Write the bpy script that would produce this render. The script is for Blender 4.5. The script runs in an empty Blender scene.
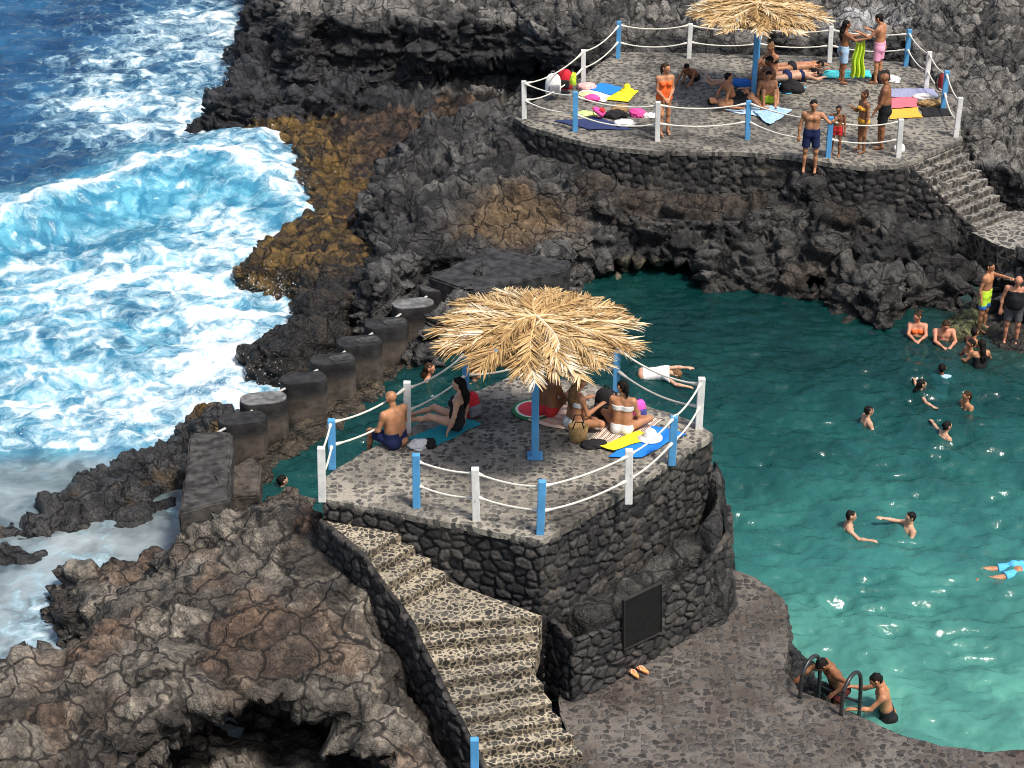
import bpy, bmesh, math, random
import numpy as np
import openvdb
from mathutils import Vector, Matrix

R_ = math.radians
random.seed(7)
rng = np.random.default_rng(11)
scene = bpy.context.scene
C = scene.collection

# ------------------------------------------------------------------ camera
F_PX, TH, CAM_H = 1982.0, R_(27.0), 15.0
cam_d = bpy.data.cameras.new('camera')
cam = bpy.data.objects.new('camera', cam_d); C.objects.link(cam)
cam_d.sensor_width = 36.0; cam_d.lens = F_PX / 1024 * 36
cam_d.clip_start = 0.5; cam_d.clip_end = 3000
cam.location = (0, 0, CAM_H); cam.rotation_euler = (math.pi/2 - TH, 0, 0)
scene.camera = cam

ZN, ZF, ZD, ZW, ZS = 0.0, -0.5, -2.3, -2.8, -3.0     # near platform, far platform, lower deck, pool, sea

def at(px, py, z):
    """surveyed photo point -> world point at height z"""
    u = (px-512)/F_PX; v = (384-py)/F_PX
    dy = math.cos(TH)+v*math.sin(TH); dz = -math.sin(TH)+v*math.cos(TH)
    t = (z-CAM_H)/dz
    return Vector((u*t, dy*t, z))
def P(pts, z): return [tuple(at(x, y, z)[:2]) for x, y in pts]

# ------------------------------------------------------------------ world, sun
SUN = Vector((0.40, -0.42, 1.0)).normalized()
el = math.asin(SUN.z); az = math.atan2(SUN.x, SUN.y)
w = bpy.data.worlds.new('World'); scene.world = w; w.use_nodes = True
nt = w.node_tree; bg = nt.nodes['Background']
sky = nt.nodes.new('ShaderNodeTexSky'); sky.sky_type = 'NISHITA'; sky.sun_disc = False
sky.sun_elevation = el; sky.sun_rotation = az; sky.air_density = 1.1; sky.dust_density = 4.0; sky.ozone_density = 1.0
nt.links.new(sky.outputs[0], bg.inputs[0]); bg.inputs[1].default_value = 0.15
sd = bpy.data.lights.new('sun', 'SUN'); sun = bpy.data.objects.new('sun', sd); C.objects.link(sun)
sd.energy = 4.2; sd.angle = R_(8.0); sd.color = (1.0, 0.95, 0.87)
sun.rotation_euler = (-SUN).to_track_quat('-Z', 'Y').to_euler(); sun.location = (10, 0, 30)
scene.view_settings.view_transform = 'Standard'; scene.view_settings.look = 'None'
scene.view_settings.exposure = 0
scene.cycles.use_denoising = True; scene.cycles.filter_width = 1.0
scene.cycles.max_bounces = 6; scene.cycles.transparent_max_bounces = 6
scene.cycles.caustics_reflective = False; scene.cycles.caustics_refractive = False

# ------------------------------------------------------------------ numpy noise
def _h(x, y, z, s):
    h = (x.astype(np.int64)*374761393 + y.astype(np.int64)*668265263 + z.astype(np.int64)*2147483647 + s*974634777) & 0xffffffff
    h = ((h ^ (h >> 13)) * 1274126177) & 0xffffffff
    h = ((h ^ (h >> 16)) * 2246822519) & 0xffffffff
    return ((h ^ (h >> 15)) & 0xffffff).astype(np.float32) / 16777215.0
def vnoise(p, s=0):
    i = np.floor(p).astype(np.int64); f = (p-i).astype(np.float32); u = f*f*f*(f*(f*6-15)+10)
    r = 0
    for a in (0, 1):
        wa = u[:,0] if a else 1-u[:,0]
        for b in (0, 1):
            wb = u[:,1] if b else 1-u[:,1]
            for c in (0, 1):
                wc = u[:,2] if c else 1-u[:,2]
                r = r + wa*wb*wc*_h(i[:,0]+a, i[:,1]+b, i[:,2]+c, s)
    return r*2-1
def fbm(p, o=4, s=0, g=0.5):
    r = 0; a = 1; t = 0
    for k in range(o):
        r = r + a*vnoise(p*(2.03**k)+k*17.3, s+k); t += a; a *= g
    return r/t
def fbm2(x, y, o=4, s=0, g=0.5):
    return fbm(np.stack([x, y, np.full_like(x, s*3.7+.5)], -1), o, s, g)
def voro(p, s=0, jit=0.9):
    """F1, F2, cell random, facet slope (3-D or 2-D points)"""
    n, dim = p.shape; off = [np.zeros(n, np.float32) for _ in range(3)]
    if dim == 2: p = np.concatenate([p, np.zeros((n,1))], 1)
    i = np.floor(p).astype(np.int64); f = (p-i).astype(np.float32)
    f1 = np.full(n, 9, np.float32); f2 = np.full(n, 9, np.float32); cr = np.zeros(n, np.float32)
    for a in (-1,0,1):
        for b in (-1,0,1):
            for c in ((-1,0,1) if dim == 3 else (0,)):
                x, y, z = i[:,0]+a, i[:,1]+b, i[:,2]+c
                dx = a+.5+jit*(_h(x,y,z,s+1)-.5)-f[:,0]; dy = b+.5+jit*(_h(x,y,z,s+2)-.5)-f[:,1]
                d = dx*dx+dy*dy
                if dim == 3:
                    dz = c+.5+jit*(_h(x,y,z,s+3)-.5)-f[:,2]; d = d+dz*dz
                m = d < f1
                f2 = np.where(m, f1, np.minimum(f2, d)); cr = np.where(m, _h(x,y,z,s+4), cr); f1 = np.where(m, d, f1)
                if dim == 3: off = [np.where(m, q_, o_) for q_, o_ in zip((dx, dy, dz), off)]
    if dim == 2: return np.sqrt(f1), np.sqrt(f2), cr
    a = cr*6.2832*7; zc = np.mod(cr*53.0, 1)*2-1; rr = np.sqrt(1-zc*zc)
    return np.sqrt(f1), np.sqrt(f2), cr, off[0]*rr*np.cos(a)+off[1]*rr*np.sin(a)+off[2]*zc
def sstep(a, b, x):
    t = np.clip((x-a)/(b-a), 0, 1); return t*t*(3-2*t)
def poly_sd(x, y, poly):
    """signed distance to polygon, negative inside"""
    d = np.full(x.shape, 1e9); ins = np.zeros(x.shape, bool); n = len(poly)
    for k in range(n):
        x0, y0 = poly[k]; x1, y1 = poly[(k+1) % n]
        ex, ey = x1-x0, y1-y0; L = ex*ex+ey*ey+1e-12
        t = np.clip(((x-x0)*ex+(y-y0)*ey)/L, 0, 1)
        d = np.minimum(d, (x-x0-t*ex)**2+(y-y0-t*ey)**2)
        c = (y0 > y) != (y1 > y)
        with np.errstate(divide='ignore', invalid='ignore'):
            ins ^= c & (x < ex*(y-y0)/(ey if ey else 1e-12)+x0)
    d = np.sqrt(d); return np.where(ins, -d, d)

# ------------------------------------------------------------------ object helpers
def tag(o, label=None, cat=None, group=None, kind=None):
    if label: o['label'] = label
    if cat: o['category'] = cat
    if group: o['group'] = group
    if kind: o['kind'] = kind
    return o
def empty(name, loc, label, cat, group=None):
    o = bpy.data.objects.new(name, None); C.objects.link(o); o.location = loc; o.empty_display_size = .2
    return tag(o, label, cat, group)
def link(name, me, mat, parent=None, smooth=False):
    o = bpy.data.objects.new(name, me); C.objects.link(o)
    if mat: me.materials.append(mat)
    if smooth: me.polygons.foreach_set('use_smooth', [True]*len(me.polygons))
    if parent:
        o.parent = parent; pl = Vector((0,0,0)); q = parent
        while q: pl += q.location; q = q.parent
        me.transform(Matrix.Translation(-pl))
    return o
def recenter(o, p):
    """move the origin of a lone mesh to p"""
    o.data.transform(Matrix.Translation(-Vector(p))); o.location = p; return o
def mesh_np(name, v, f, attrs=None):
    """v (n,3), f (m,4|3)"""
    me = bpy.data.meshes.new(name); v = np.asarray(v, np.float32); f = np.asarray(f, np.int32)
    m, k = f.shape
    me.vertices.add(len(v)); me.vertices.foreach_set('co', v.ravel())
    me.loops.add(m*k); me.loops.foreach_set('vertex_index', f.ravel())
    me.polygons.add(m); me.polygons.foreach_set('loop_start', np.arange(0, m*k, k, dtype=np.int32))
    me.polygons.foreach_set('loop_total', np.full(m, k, np.int32))
    me.update(calc_edges=True)
    for an, (ty, arr) in (attrs or {}).items():
        a = me.attributes.new(an, ty, 'POINT')
        a.data.foreach_set('value' if ty == 'FLOAT' else 'color', np.asarray(arr, np.float32).ravel())
    return me
class MB:
    def __init__(s): s.v = []; s.f = []; s.c = []
    def add(s, v, f, c=0.5):
        b = len(s.v); s.v += [tuple(p) for p in v]; s.f += [tuple(i+b for i in q) for q in f]; s.c += [c]*len(v)
    def box(s, c, size, rz=0.0, bev=0.0, col=.5, M=None):
        x, y, z = [k/2 for k in size]; b = min(bev, x*.9, y*.9, z*.9)
        m = Matrix.Translation(c) @ (M.to_4x4() if M else Matrix.Rotation(rz, 4, 'Z'))
        if b <= 0:
            v = [m @ Vector((sx*x, sy*y, sz*z)) for sz in (-1,1) for sx, sy in ((-1,-1),(1,-1),(1,1),(-1,1))]
            s.add(v, [(3,2,1,0),(4,5,6,7),(0,1,5,4),(1,2,6,5),(2,3,7,6),(3,0,4,7)], col); return
        bm = bmesh.new(); bmesh.ops.create_cube(bm, size=1)
        for q in bm.verts: q.co = Vector((q.co.x*2*x, q.co.y*2*y, q.co.z*2*z))
        bmesh.ops.bevel(bm, geom=list(bm.edges), offset=b, segments=2, affect='EDGES', profile=.6)
        bm.verts.index_update()
        s.add([m @ q.co for q in bm.verts], [[q.index for q in f.verts] for f in bm.faces], col); bm.free()
    def tube(s, pts, r, n=8, col=.5, cap=True):
        pts = [Vector(p) for p in pts]; rs = r if isinstance(r, (list, tuple)) else [r]*len(pts)
        rings = []; up = Vector((0,0,1))
        for i, p in enumerate(pts):
            t = (pts[min(i+1, len(pts)-1)]-pts[max(i-1, 0)]).normalized()
            a = t.cross(up if abs(t.z) < .95 else Vector((1,0,0))).normalized(); b = a.cross(t)
            rings.append([p+(a*math.cos(k*2*math.pi/n)+b*math.sin(k*2*math.pi/n))*rs[i] for k in range(n)])
        v = [q for r_ in rings for q in r_]; f = []
        for i in range(len(pts)-1):
            for k in range(n): f.append((i*n+k, i*n+(k+1) % n, (i+1)*n+(k+1) % n, (i+1)*n+k))
        if cap: f.append(tuple(range(n))[::-1]); f.append(tuple((len(pts)-1)*n+k for k in range(n)))
        s.add(v, f, col)
    def prism(s, poly, z0, z1, col=.5):
        """poly list of (x,y) or (x,y,z); z1 None = use the z of the points"""
        A = sum(poly[i][0]*poly[(i+1) % len(poly)][1]-poly[(i+1) % len(poly)][0]*poly[i][1] for i in range(len(poly)))
        if A < 0: poly = poly[::-1]
        n = len(poly); top = [(p[0], p[1], p[2] if z1 is None else z1) for p in poly]
        v = top+[(p[0], p[1], z0) for p in poly]
        f = [tuple(range(n)), tuple(range(2*n-1, n-1, -1))]+[(i, i+n, (i+1) % n+n, (i+1) % n) for i in range(n)]
        s.add(v, f, col)
    def lathe(s, prof, c=(0,0,0), n=20, col=.5, sx=1, sy=1, rz=0):
        v = []; f = []; c = Vector(c); m = Matrix.Rotation(rz, 3, 'Z')
        for r, z in prof:
            for k in range(n):
                a = 2*math.pi*k/n; v.append(c+m @ Vector((r*math.cos(a)*sx, r*math.sin(a)*sy, z)))
        for i in range(len(prof)-1):
            for k in range(n): f.append((i*n+k, i*n+(k+1) % n, (i+1)*n+(k+1) % n, (i+1)*n+k))
        f.append(tuple(range(n))[::-1]); f.append(tuple((len(prof)-1)*n+k for k in range(n)))
        s.add(v, f, col)
    def build(s, name, mat, parent=None, smooth=False):
        me = bpy.data.meshes.new(name); me.from_pydata(s.v, [], s.f); me.update()
        a = me.attributes.new('var', 'FLOAT', 'POINT'); a.data.foreach_set('value', s.c)
        return link(name, me, mat, parent, smooth)

# ------------------------------------------------------------------ materials
MATS = {}
class NT:
    def __init__(s, name):
        s.m = bpy.data.materials.new(name); s.m.use_nodes = True; s.t = s.m.node_tree
        s.b = s.t.nodes['Principled BSDF']; s.out = s.t.nodes['Material Output']; MATS[name] = s.m
    def n(s, ty, ins=None, **kw):
        o = s.t.nodes.new('ShaderNode'+ty)
        for k, v in kw.items(): setattr(o, k, v)
        for k, v in (ins or {}).items(): s.set(o.inputs[k], v)
        return o
    def set(s, sock, v):
        if hasattr(v, 'outputs'): v = v.outputs[0]
        if isinstance(v, bpy.types.NodeSocket): s.t.links.new(v, sock)
        elif isinstance(v, tuple) and len(v) == 3 and sock.type == 'RGBA': sock.default_value = (*v, 1)
        else: sock.default_value = v
    def math(s, op, a, b=0.0, c=0.0):
        o = s.n('Math', operation=op); s.set(o.inputs[0], a); s.set(o.inputs[1], b); s.set(o.inputs[2], c); return o
    def ss(s, x, a, b, lo=0.0, hi=1.0):
        o = s.n('MapRange', interpolation_type='SMOOTHSTEP'); s.set(o.inputs['Value'], x)
        for k, v in (('From Min', a), ('From Max', b), ('To Min', lo), ('To Max', hi)): s.set(o.inputs[k], v)
        return o
    def mix(s, f, a, b, bt='MIX'):
        o = s.n('Mix', data_type='RGBA', blend_type=bt); s.set(o.inputs[0], f); s.set(o.inputs[6], a); s.set(o.inputs[7], b)
        return o.outputs[2]
    def coord(s): return s.n('TexCoord').outputs['Object']
    def noise(s, scale, detail=4, rough=.5, dist=0.0, vec=None):
        return s.n('TexNoise', {'Scale': scale, 'Detail': detail, 'Roughness': rough, 'Distortion': dist, 'Vector': vec or s.coord()})
    def attr(s, name, out='Fac'): return s.n('Attribute', attribute_name=name).outputs[out]
    def bump(s, h, strength=.5, dist=.02, nrm=None):
        o = s.n('Bump', {'Height': h, 'Strength': strength, 'Distance': dist})
        if nrm: s.set(o.inputs['Normal'], nrm)
        return o
    def fin(s, col=None, rough=None, nrm=None, spec=None):
        if col is not None: s.set(s.b.inputs['Base Color'], col)
        if rough is not None: s.set(s.b.inputs['Roughness'], rough)
        if nrm is not None: s.set(s.b.inputs['Normal'], nrm)
        if spec is not None: s.b.inputs['Specular IOR Level'].default_value = spec
        return s.m
def m_plain(name, col, rough=.7, var=.15, nscale=9.0, bump=.15, spec=.3, bd=.01):
    if name in MATS: return MATS[name]
    t = NT(name); n = t.noise(nscale, 5, .6)
    dark = tuple(c*(1-var*1.6) for c in col); lite = tuple(min(1, c*(1+var)) for c in col)
    return t.fin(t.mix(t.ss(n, .3, .7), dark, lite), rough, t.bump(n, bump, bd), spec)
def m_rock():
    t = NT('lava rock'); c = t.n('Attribute', attribute_name='Col')
    n1 = t.noise(3.0, 5, .65); n2 = t.noise(14.0, 4, .65, .4); v = t.n('TexVoronoi', {'Scale': 7.0, 'Vector': t.coord()}, feature='DISTANCE_TO_EDGE')
    crack = t.ss(v, 0.0, .10)
    col = t.mix(t.ss(n1, .25, .75), t.mix(1.0, c.outputs['Color'], (.55,.55,.56), 'MULTIPLY'), t.mix(1.0, c.outputs['Color'], (1.6,1.57,1.5), 'MULTIPLY'))
    wn = t.noise(2.2, 2, .6); wv_ = t.n('VectorMath', {0: wn.outputs['Color'], 'Scale': .55}, operation='SCALE'); wp_ = t.n('VectorMath', {0: t.coord(), 1: wv_.outputs[0]}, operation='ADD').outputs[0]
    ca = t.n('TexVoronoi', {'Scale': 1.5, 'Vector': wp_}, feature='DISTANCE_TO_EDGE'); cb = t.n('TexVoronoi', {'Scale': 5.2, 'Vector': wp_}, feature='DISTANCE_TO_EDGE'); cc_ = t.n('TexVoronoi', {'Scale': 12.0, 'Vector': wp_}, feature='DISTANCE_TO_EDGE')
    crA = t.ss(ca, .006, .06); crB = t.ss(cb, .004, .06); crC = t.ss(cc_, .0, .12)
    cr = t.math('MULTIPLY', crA, t.math('MULTIPLY', t.math('ADD', t.math('MULTIPLY', crB, .42), .58), t.math('ADD', t.math('MULTIPLY', crC, .25), .75)))
    col = t.mix(cr, t.mix(1.0, col, (.16,.16,.17), 'MULTIPLY'), col)
    lift = t.ss(t.noise(26, 2, .7), .5, .75); col = t.mix(t.math('MULTIPLY', lift, .35), col, t.mix(1.0, col, (2.1,2.1,2.05), 'MULTIPLY'))
    col = t.mix(t.ss(n2, .25, .55), t.mix(1.0, col, (.5,.5,.5), 'MULTIPLY'), col)
    wet = c.outputs['Alpha']
    hgt = t.math('ADD', t.math('MULTIPLY', n2, .8), t.math('MULTIPLY', crack, .12))
    hgt = t.math('ADD', hgt, t.math('MULTIPLY', cr, .32)); hgt = t.math('ADD', hgt, t.math('MULTIPLY', n1, 1.2))
    rough = t.math('ADD', t.math('MULTIPLY', wet, -.45), t.math('ADD', t.math('MULTIPLY', n2, .2), .72))
    return t.fin(col, rough, t.bump(hgt, .85, .09), .35)
def m_masonry():
    t = NT('lava stone masonry'); e = t.attr('edge'); r = t.attr('rnd'); n = t.noise(16, 6, .65); n3 = t.noise(1.1, 4, .6)
    stone = t.mix(r, (.016,.016,.018), (.062,.058,.055)); stone = t.mix(t.ss(n, .3, .7), t.mix(1.0, stone, (.5,.5,.5), 'MULTIPLY'), t.mix(1.0, stone, (1.6,1.55,1.5), 'MULTIPLY'))
    joint = t.mix(t.ss(n3, .5, .68), (.008,.008,.009), (.10,.085,.065))
    return t.fin(t.mix(t.ss(e, .2, .75), joint, stone), .82, t.bump(n, .8, .03), .3)
def m_cobble(name, scale, mortar, mortar2, stone, stone2, thr=(.30,.42), edge=False, patch=(.40,.62), dark=None, bump=.8, joint=.1):
    """stones bedded in mortar; voronoi cells in the xy plane"""
    t = NT(name); geo = t.n('NewGeometry').outputs['Position']
    wn = t.n('TexNoise', {'Scale': 5.0, 'Detail': 4.0, 'Vector': geo})
    warp = t.n('VectorMath', {0: wn.outputs['Color'], 1: (.5,.5,.5)}, operation='SUBTRACT'); warp = t.n('VectorMath', {0: warp, 'Scale': .22}, operation='SCALE')
    p = t.n('VectorMath', {0: geo, 1: warp.outputs[0]}, operation='ADD').outputs[0]
    if edge:
        v = t.n('TexVoronoi', {'Scale': scale, 'Vector': p, 'Randomness': .85}, feature='DISTANCE_TO_EDGE'); mask = t.ss(v, joint, joint+.12)
    else:
        v = t.n('TexVoronoi', {'Scale': scale, 'Vector': p, 'Randomness': .8}, voronoi_dimensions='2D', feature='F1'); mask = t.ss(v.outputs['Distance'], thr[0], thr[1], 1.0, 0.0)
    cell = t.n('TexVoronoi', {'Scale': scale, 'Vector': p, 'Randomness': .85 if edge else .8}, feature='F1', voronoi_dimensions='3D' if edge else '2D')
    rnd = t.n('SeparateColor', {0: cell.outputs['Color']})
    n = t.noise(22, 6, .7, vec=geo); n2 = t.noise(.8, 5, .6, vec=geo)
    mo = t.mix(t.ss(n2, *patch), mortar, mortar2); mo = t.mix(t.ss(n, .3, .6), t.mix(1.0, mo, (.6,.58,.55), 'MULTIPLY'), mo)
    st = t.mix(rnd.outputs[0], stone, stone2); st = t.mix(t.ss(n, .25, .75), t.mix(1.0, st, (.55,.55,.55), 'MULTIPLY'), t.mix(1.0, st, (1.3,1.3,1.3), 'MULTIPLY'))
    if not edge:     # some stones are worn flush with the mortar
        mask = t.math('MULTIPLY', mask, t.ss(rnd.outputs[1], .08, .3))
    col = t.mix(mask, mo, st)
    if dark:
        n4 = t.noise(.55, 4, .55, vec=geo); col = t.mix(t.ss(n4, .5, .66), col, t.mix(1.0, col, dark, 'MULTIPLY'))
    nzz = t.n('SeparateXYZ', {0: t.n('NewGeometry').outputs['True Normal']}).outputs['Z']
    if edge: col = t.mix(t.ss(nzz, .3, .8, 1, 0), col, t.mix(1.0, col, (.62,.60,.58), 'MULTIPLY'))  # upright faces darkened: riser shadow painted into the colour
    h = t.math('ADD', t.math('MULTIPLY', mask, .6), t.math('MULTIPLY', n, .35))
    return t.fin(col, .8, t.bump(h, bump, .03), .3)

M_ROCK = m_rock(); M_WALL = m_masonry()
M_DECK = m_cobble('cobbled platform paving', 9.2, (.36,.33,.275), (.22,.20,.17), (.06,.057,.053), (.19,.175,.155), (.30,.50), dark=(.45,.44,.44))
M_FAR = m_cobble('far platform paving', 7.6, (.30,.275,.23), (.18,.17,.15), (.07,.066,.06), (.13,.12,.11), (.30,.50), dark=(.45,.45,.46))
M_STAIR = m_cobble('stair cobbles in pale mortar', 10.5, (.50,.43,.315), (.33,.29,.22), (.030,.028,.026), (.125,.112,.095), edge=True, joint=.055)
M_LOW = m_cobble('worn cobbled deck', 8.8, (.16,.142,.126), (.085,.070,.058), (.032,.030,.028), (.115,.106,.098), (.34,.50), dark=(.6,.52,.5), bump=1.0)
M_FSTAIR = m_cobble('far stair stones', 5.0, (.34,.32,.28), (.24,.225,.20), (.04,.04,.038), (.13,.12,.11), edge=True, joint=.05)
M_CONC = m_plain('weathered concrete', (.058,.054,.051), .85, .45, 5, .6, .3, .03)
M_CONCD = m_plain('dark wet concrete', (.034,.033,.033), .7, .45, 5, .5, .35, .03)
M_WHITE = m_plain('white painted wood', (.76,.75,.72), .5, .08, 14, .15)
M_BLUE = m_plain('blue painted wood', (.095,.34,.66), .5, .12, 14, .15)
M_ROPE = m_plain('cream rope', (.68,.65,.57), .8, .12, 40, .4, .2)
M_STEEL = m_plain('dark steel', (.03,.03,.032), .35, .2, 20, .05, .5)
M_PIPE = m_plain('pale pipe', (.45,.44,.41), .4, .2, 12, .1, .5)

# ================================================================== TERRAIN
DECK_N = P([(323,500),(360,506),(400,513),(470,526),(541,541),(585,516),(632,488),(680,457),(713,435),(700,423),(650,406),(600,384),(520,373),(450,403),(412,428),(375,446),(336,470),(325,478)], ZN)
DECK_F = P([(514,118),(530,127),(575,140),(612,147),(650,151),(700,152),(740,152),(790,156),(830,163),(868,167),(905,164),(962,140),(960,122),(948,96),(928,76),(908,62),(830,57),(757,54),(688,53),(616,52),(580,78),(522,108)], ZF)
DECK_L = P([(700,548),(724,566),(757,578),(787,600),(790,640),(784,668),(800,690),(835,705),(862,718),(884,727),(905,737),(940,746),(985,752),(1040,750),(1090,760),(1120,880),(560,880),(572,755),(560,700),(570,640)], ZD)
POOL = P([(255,482),(275,462),(300,446),(330,424),(362,402),(392,380),(420,360),(450,320),(520,285),(575,262),(640,255),(760,255),(830,262),(900,262),(1000,260),(1100,270),(1250,300)], ZW) + [(24,34),(24,22),(8,21),(3.6,23.2),(2.5,24.5),(-1.5,24.6),(-2.6,25.4),(-4.6,29.2)]

def layer_defs():
    L = []
    def add(name, pts, z, ctrl, slope, warp=.35, rnd=.25):
        L.append(dict(name=name, poly=P(pts, z), ctrl=[(*at(x, y, h)[:2], h) for x, y, h in ctrl], slope=slope, warp=warp, rnd=rnd))
    add('near', [(180,512),(232,500),(310,488),(328,500),(335,540),(352,575),(400,640),(440,700),(480,775),(520,900),(-80,900),(-140,640),(-60,612),(10,606),(66,596),(96,566),(140,548)], -1.0,
        [(200,520,-1.2),(240,505,-1.0),(305,492,-.55),(318,530,-.8),(345,580,-.85),(385,640,-1.2),(440,720,-1.8),(470,768,-2.4),(240,590,-1.05),(130,640,-1.5),(30,660,-1.75),(60,610,-1.9),(100,740,-1.5),(250,680,-1.25),(410,700,-1.8),(60,768,-1.9),(170,650,-1.2),(150,575,-1.5),(330,660,-1.3)], 2.6)
    add('nearlow', [(120,560),(88,558),(82,600),(100,640),(160,600),(165,540)], -2.3, [(110,590,-2.3)], 2.5, .3)
    add('leftstrip', [(0,505),(55,478),(85,455),(140,436),(185,412),(210,408),(238,424),(225,440),(182,470),(110,488),(60,510),(-10,528),(-70,560),(-120,520)], -2.6,
        [(20,508,-2.85),(80,470,-2.78),(140,445,-2.85),(195,415,-2.5),(205,408,-2.4),(150,470,-2.9),(230,430,-2.6)], 2.6, .3)
    add('tinyrock', [(0,546),(32,548),(28,552),(0,552),(-40,550)], -2.85, [(0,550,-2.8)], .8, .3)
    add('tinyrock', [(120,500),(165,498),(160,504),(125,506)], -2.9, [(140,502,-2.88)], .6, .2)
    add('shelf', [(190,98),(240,92),(300,90),(560,96),(520,112),(450,125),(400,145),(368,180),(350,240),(395,290),(360,320),(320,345),(300,368),(282,372),(262,362),(258,350),(305,325),(318,295),(300,278),(258,268),(262,240),(300,228),(322,218),(310,190),(298,160),(268,132),(235,116)], -2.7,
        [(215,100,-2.8),(280,112,-2.55),(400,110,-2.3),(520,103,-2.1),(330,190,-2.6),(300,250,-2.5),(340,280,-2.2),(390,285,-2.2),(290,350,-2.3),(350,240,-2.3)], 2.6, .32)
    add('mid', [(372,190),(385,160),(410,138),(450,120),(515,112),(560,130),(600,160),(622,205),(600,238),(578,248),(562,246),(500,246),(455,262),(425,285),(398,270),(372,250)], -1.2,
        [(515,122,-.75),(450,135,-1.0),(400,160,-1.3),(385,215,-1.7),(430,200,-1.4),(480,170,-1.15),(430,260,-1.7),(500,245,-1.75),(580,240,-1.8),(620,240,-1.9),(560,170,-1.2)], 2.4)
    add('slabrock', [(420,290),(470,300),(520,290),(565,264),(578,254),(560,240),(440,250)], -2.2, [(500,270,-2.25)], 1.6, .3)
    add('headlow', [(208,92),(232,62),(256,36),(276,10),(284,-40),(420,-40),(420,90),(300,92),(240,90)], -1.9, [(215,75,-2.1),(250,30,-1.6),(300,60,-1.9),(280,0,-1.0)], 2.2)
    add('head', [(300,22),(322,8),(350,14),(430,18),(500,22),(545,36),(575,48),(600,44),(640,20),(640,-120),(262,-120),(270,-20),(285,0)], -.3,
        [(300,15,-.8),(340,10,-.3),(440,14,-.25),(550,35,-.4),(600,20,0),(450,-60,.3)], 4.5, .3)
    add('field', [(570,46),(620,44),(700,44),(830,46),(905,52),(935,68),(952,90),(968,120),(970,150),(990,190),(1030,208),(1100,215),(1500,260),(1700,-160),(400,-160),(520,20)], -.3,
        [(620,40,-.15),(750,40,0),(880,40,0),(960,70,-.3),(985,120,-.75),(1000,170,-1.2),(1030,205,-1.8),(1100,150,-.9),(1000,20,.2),(700,-60,.5)], 3.0, .25)
    add('cliff', [(505,150),(540,172),(600,200),(680,212),(760,213),(820,220),(860,215),(900,228),(965,232),(985,215),(960,150),(900,172),(830,170),(740,158),(650,157),(570,146),(520,124)], -1.5,
        [(515,140,-.95),(570,165,-1.1),(650,195,-1.45),(740,205,-1.5),(820,205,-1.35),(880,200,-1.4),(930,215,-1.7),(965,225,-2.1)], 1.15, .45)
    add('cliff', [(590,232),(700,238),(790,240),(870,262),(900,262),(960,255),(1010,268),(1100,262),(1100,215),(1024,213),(960,222),(860,205),(640,200)], -2.1,
        [(620,230,-1.95),(700,228,-1.9),(800,235,-1.9),(870,240,-1.9),(960,245,-2.4),(1024,245,-2.75)], 3.2, .4)
    add('cliff', [(800,240),(850,290),(872,304),(890,290),(900,250),(860,225)], -2.3, [(860,275,-2.1)], 2.0, .3)
    add('beach', [(885,316),(905,306),(940,298),(1100,288),(1200,380),(1060,372),(1000,350),(960,352),(925,350),(900,342)], -2.8,
        [(915,330,-2.96),(940,338,-2.96),(980,320,-2.72),(1008,336,-2.74),(970,355,-2.98),(1024,350,-2.85),(1060,330,-2.6)], .5, .2)
    add('boulder', [(948,318),(958,311),(975,312),(980,322),(965,330),(950,327)], -2.6, [(964,320,-2.52)], 1.5, .1)
    add('ledge', [(560,600),(600,582),(650,556),(700,530),(716,536),(716,552),(690,560),(650,580),(590,612)], -1.3, [(560,605,-1.42),(640,580,-1.38),(700,545,-1.1)], 8, .05, .08)
    add('bulge', [(704,466),(716,446),(720,462),(716,486)], -.6, [(712,470,-.7)], 6, .08, .1)
    add('bulge', [(696,538),(712,512),(719,518),(721,545),(712,556)], -1.1, [(712,535,-.9)], 5, .1, .1)
    add('poolstep', [(786,640),(800,650),(812,668),(850,690),(860,712),(835,708),(800,695),(782,680)], -2.7, [(796,655,-2.5),(808,672,-2.62),(850,705,-3.3)], 1.2, .2)
    add('cliff', [(885,258),(960,258),(1100,262),(1100,300),(1010,296),(960,290),(905,294)], -2.3, [(900,270,-2.2),(960,272,-2.3),(1050,275,-2.2)], 4, .25)
    add('perch', [(790,160),(796,176),(812,180),(828,174),(830,160)], -.76, [(810,170,-.80)], 5, .08, .06)
    add('foot', [(250,486),(275,466),(310,444),(342,420),(372,398),(405,372),(452,338),(440,318),(392,352),(350,380),(300,420),(262,452),(236,470)], -2.75, [(300,440,-2.74),(420,350,-2.74)], 1.5, .06, .05)
    return L

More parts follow.
